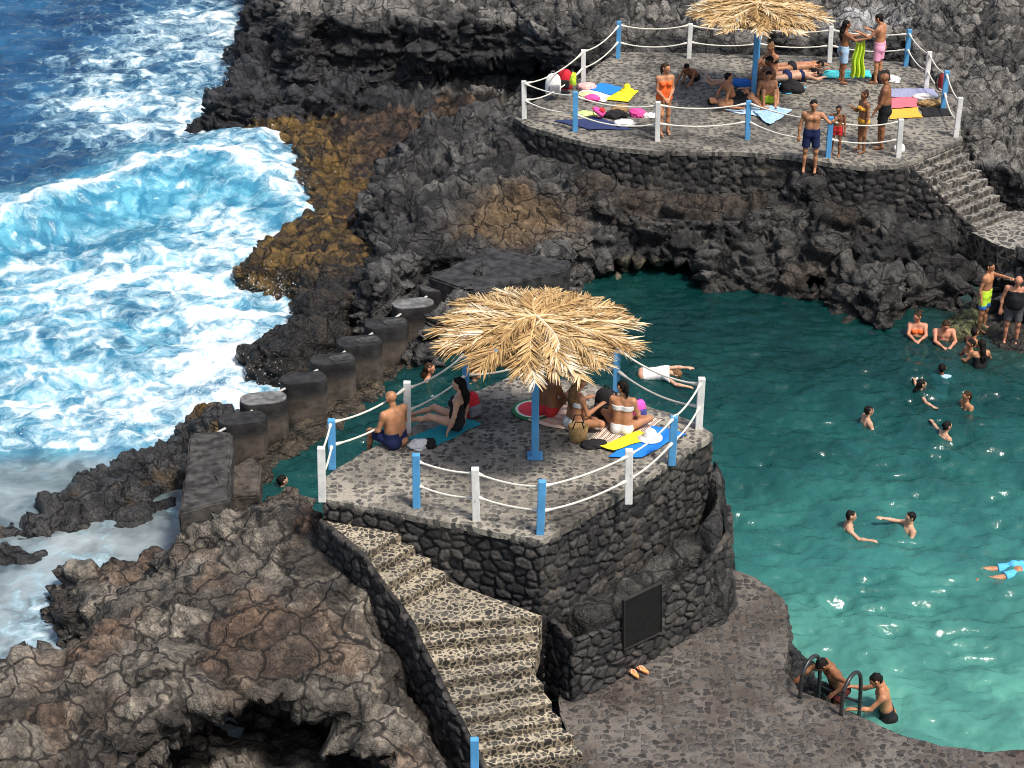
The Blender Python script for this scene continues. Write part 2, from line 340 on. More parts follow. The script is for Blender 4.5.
V = 0.055
X0, X1, Y0, Y1, Z0, Z1 = -15.5, 17.0, 18.0, 64.0, -4.2, 1.6
gx = np.arange(X0, X1, V); gy = np.arange(Y0, Y1, V); gz = np.arange(Z0, Z1, V)
GX, GY = np.meshgrid(gx, gy, indexing='ij'); sh = GX.shape; fx, fy = GX.ravel(), GY.ravel()
w1 = fbm2(fx*.55, fy*.55, 4, 3).reshape(sh); w2 = fbm2(fx*.55+40, fy*.55+9, 4, 5).reshape(sh)
w3 = fbm2(fx*1.6, fy*1.6, 3, 8).reshape(sh); w4 = fbm2(fx*1.6+21, fy*1.6+4, 3, 9).reshape(sh)
H = np.full(sh, -4.0); ID = np.zeros(sh, np.int32)
names = []
for k, L in enumerate(layer_defs()):
    px_, py_ = zip(*L['poly']); pad = 4
    ia = max(0, int((min(px_)-pad-X0)/V)); ib = min(sh[0], int((max(px_)+pad-X0)/V)); ja = max(0, int((min(py_)-pad-Y0)/V)); jb = min(sh[1], int((max(py_)+pad-Y0)/V))
    if ia >= ib or ja >= jb: names.append(L['name']); continue
    S = np.s_[ia:ib, ja:jb]
    wx = GX[S]+L['warp']*(w1[S]*1.6+w3[S]*.7); wy = GY[S]+L['warp']*(w2[S]*1.6+w4[S]*.7)
    d = poly_sd(wx, wy, L['poly'])
    num = 0; den = 0
    for cx, cy, ch in L['ctrl']:
        q = 1/((wx-cx)**2+(wy-cy)**2+.15)**1.5; num = num+q*ch; den = den+q
    r = L['rnd']; dd = np.where(d > r, d, np.where(d < -r, 0, (d+r)**2/(4*r)))
    h = num/den - L['slope']*dd
    m = h > H[S]; H[S] = np.where(m, h, H[S]); ID[S] = np.where(m, k, ID[S]); names.append(L['name'])
# amplitude mask: calmer rock next to built things
built = np.minimum(np.minimum(poly_sd(GX, GY, DECK_N), poly_sd(GX, GY, DECK_F)), poly_sd(GX, GY, DECK_L))
STAIR_N = P([(322,520),(400,515),(541,606),(585,750),(480,765),(403,612)], -1.2)
dst = poly_sd(GX, GY, STAIR_N); H = np.where(dst < .05, np.minimum(H, -2.9), H)
STAIR_F = [tuple(at(*q_)[:2]) for q_ in ((903,162,-.5),(958,136,-.5),(985,160,-1.0),(1020,208,-2.0),(1110,212,-2.05),(1110,258,-2.05),(1000,249,-2.05),(965,232,-2.0))]
dsf = poly_sd(GX, GY, STAIR_F)
H = np.where(dsf < .30, np.minimum(H, -2.75), H)
H = np.where((GX > 9.6) & (dsf < 1.5) & (GY < at(1000, 236, -2.05).y), np.minimum(H, -2.5-.35*sstep(.2, 1.4, dsf)), H)
inlet = poly_sd(GX, GY, P([(596,284),(640,281),(690,284),(700,300),(640,330),(560,330),(575,296)], ZW)); H = np.where((inlet < .35) & (GY < at(640, 276, ZW).y), np.minimum(H, -3.25+.9*sstep(0, .35, inlet)), H)
H = np.where(poly_sd(GX, GY, DECK_F) < -.1, np.minimum(H, ZF-.7), H)
H = np.where(poly_sd(GX, GY, DECK_N) < -.25, np.minimum(H, -1.2), H)
pil_a, pil_b = at(236, 421, -2.05), at(446, 282, -2.0); tt_ = np.clip(((GX-pil_a.x)*(pil_b.x-pil_a.x)+(GY-pil_a.y)*(pil_b.y-pil_a.y))/((pil_b-pil_a).length_squared), 0, 1)
dpl = np.hypot(GX-pil_a.x-tt_*(pil_b.x-pil_a.x), GY-pil_a.y-tt_*(pil_b.y-pil_a.y))
H = np.where(dpl < .75, np.minimum(H, -2.78+.5*sstep(.45, .75, dpl)), H)
AMP = sstep(0, .7, np.minimum(np.minimum(np.minimum(built, dst), dsf), dpl-.3))*.75+.25
AMP = np.where(np.isin(ID, [i for i, n_ in enumerate(names) if n_ == 'leftstrip']), AMP*.7, AMP)
small = np.isin(ID, [i for i, n_ in enumerate(names) if n_ in ('foot', 'beach', 'ledge', 'boulder', 'tinyrock', 'bulge', 'perch')])
AMP = np.where(small, AMP*.35, AMP)
fld = (gz[None, None, :] - H[:, :, None]).astype(np.float32)
# caves: arch in the near rock, undercuts below the far cliffs
def carve(bx, fn):
    ia, ib = [int((q-X0)/V) for q in bx[0]]; ja, jb = [int((q-Y0)/V) for q in bx[1]]
    ia, ja = max(ia, 0), max(ja, 0); S = np.s_[ia:ib, ja:jb, :]
    x = gx[ia:ib][:, None, None]; y = gy[ja:jb][None, :, None]; z = gz[None, None, :]
    fld[S] = np.maximum(fld[S], -fn(x, y, z, w1[ia:ib, ja:jb][:, :, None]).astype(np.float32))
cvx = at(262, 700, -1.5).x; cvy = at(262, 692, -1.4).y
def cave(x, y, z, n):
    xx = (x-cvx)/1.7+n*.12; top = -1.42-np.clip(xx*xx, 0, 4)*.95
    lipy = cvy-.1-np.abs(xx)**2*.55
    arch = np.maximum(z-top-.12*n, y-26.0); arch = np.maximum(np.maximum(arch, (np.abs(xx)-1.25)*1.2), -2.86-z+.10*n+.06*np.sin(x*4+y*3))
    front = np.maximum(np.maximum((y-lipy)*1.2, (np.abs(xx)-1.1)*1.2), -2.86-z+.10*n+.06*np.sin(x*4+y*3))
    return np.minimum(arch, front)
carve(((-7, 0), (18.2, 27)), cave)
def under(cx, cy, cz, rx, ry, rz):
    carve(((cx-rx-.4, cx+rx+.4), (cy-ry-.4, cy+ry+.4)), lambda x, y, z, n: (np.sqrt(((x-cx)/rx)**2+((y-cy)/ry)**2+((z-cz)/rz)**2)-1+.2*n)*min(rx, ry, rz))
q = at(525, 100, -2.0); under(q.x, q.y+.4, -1.75, 2.6, 1.5, .75)
q = at(440, 100, -2.0); under(q.x, q.y+.6, -1.9, 2.4, 1.2, .5)
q = at(720, 275, ZW); under(q.x, q.y+.3, -2.75, 2.6, .9, .38)
q = at(610, 272, ZW); under(q.x, q.y+.3, -2.75, 1.4, .8, .4)
q = at(975, 300, ZW); under(q.x+.2, q.y+.1, -2.75, 1.6, .6, .34)
q = at(830, 290, ZW); under(q.x, q.y+.3, -2.75, .8, .7, .3)
np.clip(fld, -3*V, 3*V, out=fld)
fld[0] = fld[-1] = 3*V; fld[:, 0] = fld[:, -1] = 3*V
fld[:, :, 0] = 3*V
gr = openvdb.FloatGrid(3*V); gr.copyFromArray(fld); del fld
tv, tq = gr.convertToQuads(0.0); tv = np.asarray(tv, np.float64)*V+np.array([X0, Y0, Z0]); tq = np.asarray(tq, np.int32)
# drop bottom, rim and what lies far outside any plausible view
fc = tv[tq].mean(1)
vis = (np.abs(fc[:, 0]) < 5.5+fc[:, 1]*.30)
keep = (fc[:, 2] > Z0+.12) & (fc[:, 0] > X0+.15) & (fc[:, 0] < X1-.2) & (fc[:, 1] > Y0+.15) & (fc[:, 1] < Y1-.2) & vis
tq = tq[keep]; used, inv = np.unique(tq, return_inverse=True); tv = tv[used]; tq = inv.reshape(tq.shape).astype(np.int32)
def vnormals(v, q):
    n = np.cross(v[q[:, 2]]-v[q[:, 0]], v[q[:, 3]]-v[q[:, 1]]); o = np.zeros_like(v)
    for c in range(4):
        for k in range(3): o[:, k] += np.bincount(q[:, c], n[:, k], len(v))
    return o/(np.linalg.norm(o, axis=1, keepdims=True)+1e-9)
nrm = vnormals(tv, tq)
ii = np.clip(((tv[:, 0]-X0)/V).astype(int), 0, sh[0]-1); jj = np.clip(((tv[:, 1]-Y0)/V).astype(int), 0, sh[1]-1)
amp = AMP[ii, jj]; tid = ID[ii, jj]; nm = np.array(names)[tid]
wv = np.stack([fbm(tv*.9+k*31, 3, 20+k) for k in range(3)], -1)
st_ = np.array([1, 1, 1.7])
f1, f2, c1, k1 = voro((tv*st_*np.array([.8, 1.25, 1])+wv*.55)*1.15, 40)
g1, g2, c2, k2 = voro((tv*st_+wv*.38)*2.9, 50)
e1, e2, c3, k3 = voro((tv*np.array([1, 1, 1.5])+wv*.10)*6.6, 55)
crk1 = sstep(0, .10, f2-f1); crk2 = sstep(0, .13, g2-g1); crk3 = sstep(0, .2, e2-e1)
pl1 = sstep(0, .30, f2-f1); pl2 = sstep(0, .34, g2-g1); pl3 = sstep(0, .4, e2-e1)
isn0 = np.isin(nm, ['near', 'nearlow']); big = fbm(tv*.45, 3, 60); fine = fbm(tv*6.5, 3, 70); steep = sstep(.75, .35, nrm[:, 2])
strata = vnoise(np.stack([tv[:, 0]*.25, tv[:, 1]*.25, tv[:, 2]*3.2+wv[:, 0]*.9], -1), 63)
disp = big*.26 + pl1*(.05+.20*c1+k1*.30) + pl2*(.02+.12*c2+k2*.24)*np.where(np.isin(nm, ['field','head']), 1.25, 1) + pl3*(.01+.05*c3+k3*.10) + fine*.03 + steep*strata*.13 - .12
disp = np.where(isn0 & (nrm[:, 2] > .45), big*.20 + pl1*(.04+.11*c1+k1*.18) + pl2*(.015+.06*c2+k2*.09) + pl3*(.005+.02*c3+k3*.035) + fine*.02 - .1, disp)
algae = np.isin(nm, ['shelf']) & (tv[:, 2] < -1.9)
disp = np.where(algae, disp*.55+fine*.06, disp)
tv2 = tv + nrm*(disp*amp)[:, None]
# ---- colours
def lerp(a, b, t): return np.asarray(a)*(1-t[:, None])+np.asarray(b)*t[:, None]
nA = fbm(tv*.35, 4, 80)*.5+.5; nB = fbm(tv*1.3+9, 4, 90)*.5+.5; nC = fbm(tv*.8+33, 4, 95)*.5+.5
col = lerp((.030, .030, .032), (.085, .082, .078), sstep(.3, .7, nB*.6+c1*.4))
isn = np.isin(nm, ['near', 'nearlow'])
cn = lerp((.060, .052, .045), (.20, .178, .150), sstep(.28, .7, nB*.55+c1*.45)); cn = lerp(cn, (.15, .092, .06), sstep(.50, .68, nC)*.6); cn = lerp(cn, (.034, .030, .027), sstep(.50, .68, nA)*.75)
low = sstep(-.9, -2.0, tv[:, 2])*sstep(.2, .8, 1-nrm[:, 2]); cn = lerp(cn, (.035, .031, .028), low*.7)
col[isn] = cn[isn]
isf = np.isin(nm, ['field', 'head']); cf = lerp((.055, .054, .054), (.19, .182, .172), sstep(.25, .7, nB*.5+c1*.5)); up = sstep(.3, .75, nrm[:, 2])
cf = lerp(lerp((.018, .018, .021), (.05, .05, .052), nB), cf, up); col[isf] = cf[isf]  # lit tops and shaded sides painted into the rock colour
isl = np.isin(nm, ['headlow']); cl = lerp((.016, .017, .022), (.05, .052, .06), sstep(.3, .7, nB*.5+c1*.5)); col[isl] = cl[isl]
iss = np.isin(nm, ['shelf']); gold = lerp((.034, .022, .012), (.16, .098, .028), sstep(.30, .68, nB*.55+c2*.45))
dark = lerp((.018, .015, .014), (.085, .055, .036), sstep(.35, .65, nB*.6+c2*.4)); qs = [at(*q_, ZS) for q_ in ((255,105),(300,165),(330,215),(322,262),(330,300),(300,345))]
dsea = np.interp(tv[:, 1], [q_.y for q_ in qs][::-1], [q_.x for q_ in qs][::-1])
inl = sstep(.6, 1.9, tv[:, 0]-dsea+1.6*(nC-.5)); gold = lerp(gold, dark, np.clip(inl+sstep(49.5, 52, tv[:, 1])*.8, 0, 1)); gold = lerp(gold, (.022, .021, .022), sstep(40.3, 38.6, tv[:, 1])*.92)
col[iss] = gold[iss]
isls = np.isin(nm, ['leftstrip', 'tinyrock']); cs = lerp((.03, .03, .033), (.075, .074, .074), nB); cs = lerp(cs, (.23, .13, .022), sstep(.5, .66, nC*.6+nB*.4)); col[isls] = cs[isls]
ism = np.isin(nm, ['mid', 'slabrock']); cm = lerp((.028, .028, .031), (.11, .108, .108), sstep(.28, .72, nB*.5+c1*.5))
qx = at(520, 225, -1.7); tan = sstep(1.6, .4, np.hypot((tv[:, 0]-qx.x)*.8, tv[:, 1]-qx.y)+nB*.8-.4); cm = lerp(cm, (.22, .15, .085), tan*.8); col[ism] = cm[ism]
isc = np.isin(nm, ['cliff']); cc = lerp((.024, .024, .025), (.088, .084, .08), sstep(.3, .7, nB*.5+c1*.5)); cc = lerp(cc, (.085, .058, .04), sstep(.54, .70, nC)*.5); col[isc] = cc[isc]
col[nm == 'boulder'] = (.13, .14, .065); col[nm == 'foot'] = lerp((.05, .042, .032), (.12, .095, .065), nB)[nm == 'foot']
qp = at(860, 14, .1); pale = sstep(1.6, .6, np.hypot((tv[:, 0]-qp.x)*.7, (tv[:, 1]-qp.y)*.8)+nB*.8)*isf*up; col = lerp(col, (.42, .43, .45), pale*.8)
qp = at(455, 196, -1.2); 
wl = sstep(-2.35, -2.8, tv2[:, 2])*np.isin(nm, ['cliff', 'beach', 'poolstep', 'slabrock']); col = lerp(col, (.028, .024, .02), wl*.8)
qc = at(640, 270, -2.7); shell = sstep(1.3, .5, np.hypot(tv[:, 0]-qc.x, tv[:, 1]-qc.y)+nB*.6)*sstep(-2.3, -2.6, tv[:, 2]); col = lerp(col, (.30, .26, .17), shell)
col = col*(.22+.78*(.35+.65*crk1)*(.4+.6*crk2)*(.7+.3*crk3))[:, None]*(.7+.35*c2+.25*c3)[:, None]  # crevice shade painted into the colour; block tones vary at random
col = np.minimum(col*np.where(isn, 1.12, np.where(np.isin(nm, ['field', 'head']), 1.12, .95))[:, None], .6)
wet = np.clip(sstep(-1.7, -2.9, tv2[:, 2])*.9+np.isin(nm, ['shelf', 'leftstrip', 'headlow', 'tinyrock'])*.35, 0, 1)*(1-isn*.6)
me = mesh_np('rock_terrain', tv2, tq, {'Col': ('FLOAT_COLOR', np.concatenate([col, wet[:, None]], 1))})
ter = link('rock_terrain', me, M_ROCK, smooth=True); tag(ter, kind='structure')
print('terrain', len(tv2), len(tq))

# seabed far below everything, reaching the horizon
mb = MB(); mb.add([(-900,-200,-5.2),(900,-200,-5.2),(900,1800,-5.2),(-900,1800,-5.2)], [(0,1,2,3)])
tag(mb.build('seabed', m_plain('seabed sand', (.05,.13,.13), .9)), kind='structure')
# plain lava land carrying the shore on to the right and back
mb = MB(); mb.prism([(17.0-.4,18),(600,-100),(600,1500),(-9,1500),(-9,63.6),(16.6,63.6)], -5, -.2)
tag(mb.build('lava_plain', m_plain('distant lava', (.07,.066,.06), .9, .4, 1.2, 1.0, .2, .3)), kind='structure')

# ================================================================== WATER
def grid_mesh(xs, ys, zfun):
    X, Y = np.meshgrid(xs, ys, indexing='ij'); n, m = X.shape; idx = np.arange(n*m).reshape(n, m)
    q = np.stack([idx[:-1, :-1], idx[1:, :-1], idx[1:, 1:], idx[:-1, 1:]], -1).reshape(-1, 4)
    return X.ravel(), Y.ravel(), q
def cull(v, q, keepq, at_):
    q = q[keepq]; u, inv = np.unique(q, return_inverse=True); return v[u], inv.reshape(q.shape), {k: (t, a[u]) for k, (t, a) in at_.items()}
# --- sea
xs = np.concatenate([np.array([-900,-300,-120,-60,-40,-30,-25]), np.arange(-21, .5, .07), [3, 8, 20, 60, 200, 900]])
ys = np.concatenate([np.arange(19, 63, .08), np.array([63.5, 64.5, 66, 69, 73, 80, 95, 130, 220, 500, 1600])])
x, y, q = grid_mesh(xs, ys, None)
crest = [at(px, py, ZS) for px, py in ((-200,262),(0,243),(60,215),(120,192),(200,176),(255,184),(292,206),(330,235))]
cxs = [c.x for c in crest]; cys = [c.y for c in crest]
yc = np.interp(x, cxs, cys) + .75*fbm2(x*.5, y*.2, 3, 101)
s = y-yc
prof = np.where(s > 0, np.exp(-(s/2.9)**2), np.exp(-(s/1.25)**2))
A = np.interp(x, [-22,-12,-9.5,-6.5,-5.2,-4.2], [.45,.55,.68,.6,.32,0])
A = A*(1+.55*fbm2(x*.45, y*.3, 3, 160)); wave = A*prof - .18*np.exp(-((s+2.2)/1.2)**2)*A
chop = fbm2(x*.55, y*.9, 5, 110, .55); chop2 = 1-np.abs(fbm2(x*1.3+7, y*1.9, 4, 120)); rid = 1-np.abs(fbm2(x*.42, y*.8+5, 4, 130))
calm = sstep(34.0, 31.0, y)                                       # the inlet is sheltered
z = ZS + wave + (chop*.20+(chop2-.8)*.22+(rid-.8)*.30)*(1-.75*calm)
def blob(px, py, r, v, ax=1.0):
    c = at(px, py, ZS); return v*np.exp(-(((x-c.x)*ax)**2+(y-c.y)**2*.75)/(r*r))
wx_, wy_ = fbm2(x*.35, y*.35, 3, 140), fbm2(x*.35+9, y*.35, 3, 141)
x, y = x+wx_*.9, y+wy_*.9
D = np.full(x.shape, .10)
for b in ((235,55,2.3,.85),(215,20,2.6,.5),(200,105,2.2,.65),(255,125,1.4,.8),(150,70,3,.28),(120,110,3,.25),(270,165,1.7,.8),(240,215,1.8,.55),(295,215,1.2,.8),(290,285,1.4,.55),(250,262,1.5,.3),(285,335,1.5,.9),(230,330,2.2,.6),(215,385,2.0,.9),
          (130,395,2.6,.75),(40,400,2.6,.7),(90,440,2.0,.75),(20,450,2.2,.75),(140,330,2.4,.45),(60,345,2.5,.45),(170,290,2,.35),(110,285,2,.22),(10,270,2,.3),(150,190,1.2,.35),(95,205,1.2,.35),(20,235,1.2,.45),(205,185,1.2,.45),(10,330,2,.3),(190,400,1.6,.5),(70,470,1.4,.6)): D += blob(*b)
D = np.minimum(D, .58+.34*fbm2(x*.5, y*.7, 4, 150)+.10*np.exp(-((x+5.6)/2.0)**2)); D += .30*np.exp(-(((s-.2)/.5)**2))*(A > .12)*(.3+1.6*np.clip(fbm2(x*.5, y*.4, 3, 165)+.35, 0, 1))
D -= .45*np.exp(-(((s+1.1)/.8)**2))*sstep(-4.6, -6.2, x)
Cy = np.clip(.95*np.exp(-(((s+.9)/1.3)**2))*(A > .12) + .6*np.exp(-((s-1.4)/1.2)**2)*(A > .2) + blob(150,330,4.5,.75)+blob(60,400,5,.8)+blob(250,220,3,.5)+blob(240,330,4,.7)+blob(200,100,3,.35)+blob(20,300,3,.35), 0, 1)
Mi = np.clip(sstep(32.8, 31.4, y)*.85 + blob(170,525,1.6,.5), 0, 1)*sstep(-2.0, -4.0, x)
D = np.where(y < 32.4, blob(120,650,1.3,.3)+blob(75,610,1.0,.5)+blob(60,570,1.0,.2)+blob(165,505,.8,.25)+.10+blob(250,790,1.1,.5), D)
x, y = x-wx_*.9, y-wy_*.9
inpool = poly_sd(x, y, POOL)
v = np.stack([x, y, z], -1); fcx = v[q].mean(1); kq = (poly_sd(fcx[:, 0], fcx[:, 1], POOL) > .0)
v, q, at_ = cull(v, q, kq, {'foam': ('FLOAT', np.clip(D, 0, 1.2)), 'cyan': ('FLOAT', Cy), 'mist': ('FLOAT', Mi)})
t = NT('sea water'); pos = t.n('NewGeometry').outputs['Position']
wn = t.noise(.9, 4, .55, vec=pos); wv2 = t.n('VectorMath', {0: wn.outputs['Color'], 'Scale': 1.1}, operation='SCALE'); wp = t.n('VectorMath', {0: pos, 1: wv2.outputs[0]}, operation='ADD').outputs[0]
na = t.noise(1.5, 9, .62, .6, wp); vo = t.n('TexVoronoi', {'Scale': 1.5, 'Vector': wp}, feature='DISTANCE_TO_EDGE'); vo2 = t.n('TexVoronoi', {'Scale': 4.2, 'Vector': wp}, feature='DISTANCE_TO_EDGE')
web = t.math('ADD', t.math('MULTIPLY', t.ss(vo, 0, .22, 1, 0), .16), t.math('MULTIPLY', t.ss(vo2, 0, .25, 1, 0), .10))
pat = t.math('ADD', t.math('MULTIPLY', t.ss(na, .25, .75), .62), web)
fo = t.attr('foam'); f = t.math('SUBTRACT', t.math('ADD', fo, pat), .88)
foam = t.ss(f, -.24, .46); mist = t.attr('mist'); mn = t.noise(.7, 3, .5, .8, wp)
deep = t.mix(t.ss(t.noise(.5, 4, .6, vec=pos), .35, .7), (.008,.038,.10), (.022,.095,.20))
wat = t.mix(t.math('MULTIPLY', t.attr('cyan'), t.ss(t.noise(.75, 5, .62, .8, wp), .30, .62, .25, .95)), deep, t.mix(t.ss(na, .35, .65), (.03,.19,.31), (.13,.42,.54)))
mcol = t.mix(t.ss(mn, .33, .68), (.07,.092,.098), (.33,.385,.40)); wat = t.mix(mist, wat, mcol)
foc = t.mix(t.ss(f, .0, .58), (.30,.50,.60), (.74,.77,.78))
colr = t.mix(foam, wat, foc)
rgh = t.math('ADD', t.math('MULTIPLY', t.math('MAXIMUM', foam, t.math('MULTIPLY', mist, .55)), .6), .12)
fine_ = t.noise(3.4, 6, .6, .4, pos); fb = t.math('ADD', t.math('MULTIPLY', fine_, .7), t.math('MULTIPLY', foam, .35))
sea_m = t.fin(colr, rgh, t.bump(fb, .55, .12), .5)
tag(link('sea', mesh_np('sea', v, q, at_), sea_m, smooth=True), kind='structure')

# --- pool
x, y, q = grid_mesh(np.arange(-6, 19, .06), np.arange(21, 43, .06), None)
a1 = fbm2(x*.9+.3*y, y*1.6, 4, 201, .5); a2 = 1-np.abs(fbm2(x*1.5, y*2.6+3, 3, 210)); a3 = 1-np.abs(fbm2(x*3.0+.8*y, y*6.0, 3, 220)); a4 = fbm2(x*.35, y*.45, 3, 230)
calm = sstep(41, 34, y)*.6+.4
z = ZW + (a1*.10 + (np.sqrt((1-a2)**2+.01)*-1+.3)*.23 + (np.sqrt((1-a3)**2+.012)*-1+.3)*.15)*calm*(1+.5*a4)
for px, py, am in ((868,423,.03),(921,395,.03),(946,438,.035),(965,409,.03),(941,377,.03),(850,530,.045),(909,531,.045),(672,380,.05),(430,378,.03),(1020,569,.05),(975,360,.03),(872,712,.05)):
    c = at(px, py, ZW); r = np.hypot(x-c.x, (y-c.y)*.9); z += am*np.cos(r*9.5-1)*np.exp(-r*1.1)*(r < 5)
nl = fbm2(x*.28, y*.28, 4, 240)
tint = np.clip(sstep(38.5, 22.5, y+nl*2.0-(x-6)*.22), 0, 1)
shal = np.clip(sstep(8, 11.5, x+nl)*sstep(34, 38, y)*.6, 0, 1)
v = np.stack([x, y, z], -1); fcx = v[q].mean(1); kq = (poly_sd(fcx[:, 0], fcx[:, 1], POOL) < .02)
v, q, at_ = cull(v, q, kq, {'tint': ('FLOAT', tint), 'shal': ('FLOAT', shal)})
t = NT('pool water'); pos = t.n('NewGeometry').outputs['Position']; ti = t.attr('tint')
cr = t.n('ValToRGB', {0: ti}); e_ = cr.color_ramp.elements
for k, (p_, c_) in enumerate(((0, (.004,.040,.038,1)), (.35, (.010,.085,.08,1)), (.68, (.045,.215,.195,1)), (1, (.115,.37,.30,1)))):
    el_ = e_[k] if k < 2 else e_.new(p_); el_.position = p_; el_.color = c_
nn = t.noise(.8, 5, .6, .5, pos); c0 = t.mix(t.ss(nn, .35, .7), t.mix(1.0, cr.outputs[0], (.68,.74,.76), 'MULTIPLY'), t.mix(1.0, cr.outputs[0], (1.2,1.15,1.12), 'MULTIPLY'))
c0 = t.mix(t.attr('shal'), c0, (.07,.085,.07))
mp = t.n('Mapping', {'Vector': pos, 'Scale': (1.5,3.6,1.0), 'Rotation': (0,0,.25)}); b_ = t.n('TexNoise', {'Scale': 1.0, 'Detail': 3.0, 'Roughness': .5, 'Distortion': .6, 'Vector': mp}, noise_type='RIDGED_MULTIFRACTAL')
b2 = t.noise(4.5, 4, .55, .5, pos); b_ = t.math('ADD', t.math('MULTIPLY', b_, .35), t.math('MULTIPLY', b2, .5))
nb = t.bump(b_, .75, .09)
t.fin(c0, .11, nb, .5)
tr = t.n('BsdfTransparent', {'Color': (.45,.80,.78)}); mx = t.n('MixShader', {0: .28, 1: t.b.outputs[0], 2: tr.outputs[0]}); t.t.links.new(mx.outputs[0], t.out.inputs[0])
tag(link('pool_water', mesh_np('pool_water', v, q, at_), t.m, smooth=True), kind='structure')

# ================================================================== BUILT THINGS
def densify(path, step):
    out = []
    for a, b in zip(path[:-1], path[1:]):
        a = Vector(a); b = Vector(b); n = max(1, int((b-a).length/step))
        out += [a.lerp(b, k/n) for k in range(n)]
    return out+[Vector(path[-1])]
def masonry(name, path, zt, zb, parent=None, cell=.27, step=.03, depth=.055, batter=.05, closed=False, seed=0, ragged=.0):
    """dry-stone face: path runs with the outside on its right-hand side; zt/zb floats or per-point lists"""
    pth = [Vector((p[0], p[1], (zt[i] if isinstance(zt, list) else zt), )) for i, p in enumerate(path)]
    zbl = [zb[i] if isinstance(zb, list) else zb for i in range(len(path))]
    if closed: pth.append(pth[0].copy()); zbl.append(zbl[0])
    pts = [Vector((p.x, p.y, p.z)) for p in pth]; cum = [0]
    for a, b in zip(pts[:-1], pts[1:]): cum.append(cum[-1]+math.hypot(b.x-a.x, b.y-a.y))
    U = np.arange(0, cum[-1]+step*.5, step); U[-1] = cum[-1]; n = len(U)
    bx = np.interp(U, cum, [p.x for p in pts]); by = np.interp(U, cum, [p.y for p in pts]); tz = np.interp(U, cum, [p.z for p in pts]); bz = np.interp(U, cum, zbl)
    tx, ty = np.gradient(bx), np.gradient(by)
    if closed:
        tx[0] = tx[-1] = bx[1]-bx[-2]; ty[0] = ty[-1] = by[1]-by[-2]
    for _ in range(2):
        tx[1:-1] = (tx[:-2]+2*tx[1:-1]+tx[2:]); ty[1:-1] = (ty[:-2]+2*ty[1:-1]+ty[2:])
    l = np.hypot(tx, ty)+1e-9; nx, ny = ty/l, -tx/l
    rows = max(3, int(np.max(tz-bz)/step)); T = np.linspace(0, 1, rows)
    UU, TT = np.meshgrid(U, T, indexing='ij'); zz = tz[:, None]+(bz-tz)[:, None]*TT
    p2 = np.stack([UU.ravel()/cell, zz.ravel()/(cell*.72)], -1)
    p2 = p2+np.stack([fbm2(p2[:, 0]*.9, p2[:, 1]*.9, 2, seed+1), fbm2(p2[:, 0]*.9, p2[:, 1]*.9, 2, seed+2)], -1)*.28
    f1, f2, cr = voro(p2, 300+seed); e = (f2-f1); ed = sstep(.0, .30, e)
    d = depth*(ed-1)+depth*.7*(cr-.5)+fbm2(p2[:, 0]*3, p2[:, 1]*3, 3, seed+3)*depth*.35
    d = d.reshape(UU.shape)+batter*TT; d[:, 0] -= .012
    X = bx[:, None]+nx[:, None]*d; Y = by[:, None]+ny[:, None]*d
    # cap rows: fold the top edge inwards
    X = np.concatenate([(bx-nx*.10)[:, None], X], 1); Y = np.concatenate([(by-ny*.10)[:, None], Y], 1); Z = np.concatenate([(tz-.012)[:, None], zz-.004], 1)
    ed = np.concatenate([ed.reshape(UU.shape)[:, :1]*.3, ed.reshape(UU.shape)], 1); cr = np.concatenate([cr.reshape(UU.shape)[:, :1], cr.reshape(UU.shape)], 1)
    idx = np.arange(X.size).reshape(X.shape); q = np.stack([idx[:-1, :-1], idx[:-1, 1:], idx[1:, 1:], idx[1:, :-1]], -1).reshape(-1, 4)
    me = mesh_np(name, np.stack([X, Y, Z], -1).reshape(-1, 3), q, {'edge': ('FLOAT', ed), 'rnd': ('FLOAT', cr)})
    return link(name, me, M_WALL, parent, True)
def wavy(poly, amp=.03, step=.12, seed=0, closed=True):
    """roughly laid edge: little sideways steps along the outline"""
    pts = densify([Vector((*p[:2], 0)) for p in poly]+([Vector((*poly[0][:2], 0))] if closed else []), step)
    if closed: pts = pts[:-1]
    a = np.array([[p.x, p.y] for p in pts]); n = fbm2(a[:, 0]*3, a[:, 1]*3, 3, seed); m = fbm2(a[:, 0]*3+50, a[:, 1]*3, 3, seed)
    return [(p[0]+amp*2*n[i], p[1]+amp*2*m[i]) for i, p in enumerate(a)]
def ccw(poly):
    A = sum(poly[i][0]*poly[(i+1) % len(poly)][1]-poly[(i+1) % len(poly)][0]*poly[i][1] for i in range(len(poly)))
    return poly if A > 0 else poly[::-1]
def slab(name, poly, z, mat, parent=None, th=.12, seed=0, amp=.025):
    """paving slab as a fine sheet with a gently uneven top and a rough rim"""
    pl = ccw(wavy(poly, amp, .1, seed)); bm = bmesh.new()
    vs = [bm.verts.new((p[0], p[1], z)) for p in pl]; f = bm.faces.new(vs)
    r = bmesh.ops.extrude_face_region(bm, geom=[f])
    dn = [g for g in r['geom'] if isinstance(g, bmesh.types.BMVert)]
    for g in dn: g.co.z -= th
    bmesh.ops.recalc_face_normals(bm, faces=bm.faces)
    me = bpy.data.meshes.new(name); bm.to_mesh(me); bm.free()
    return link(name, me, mat, parent)

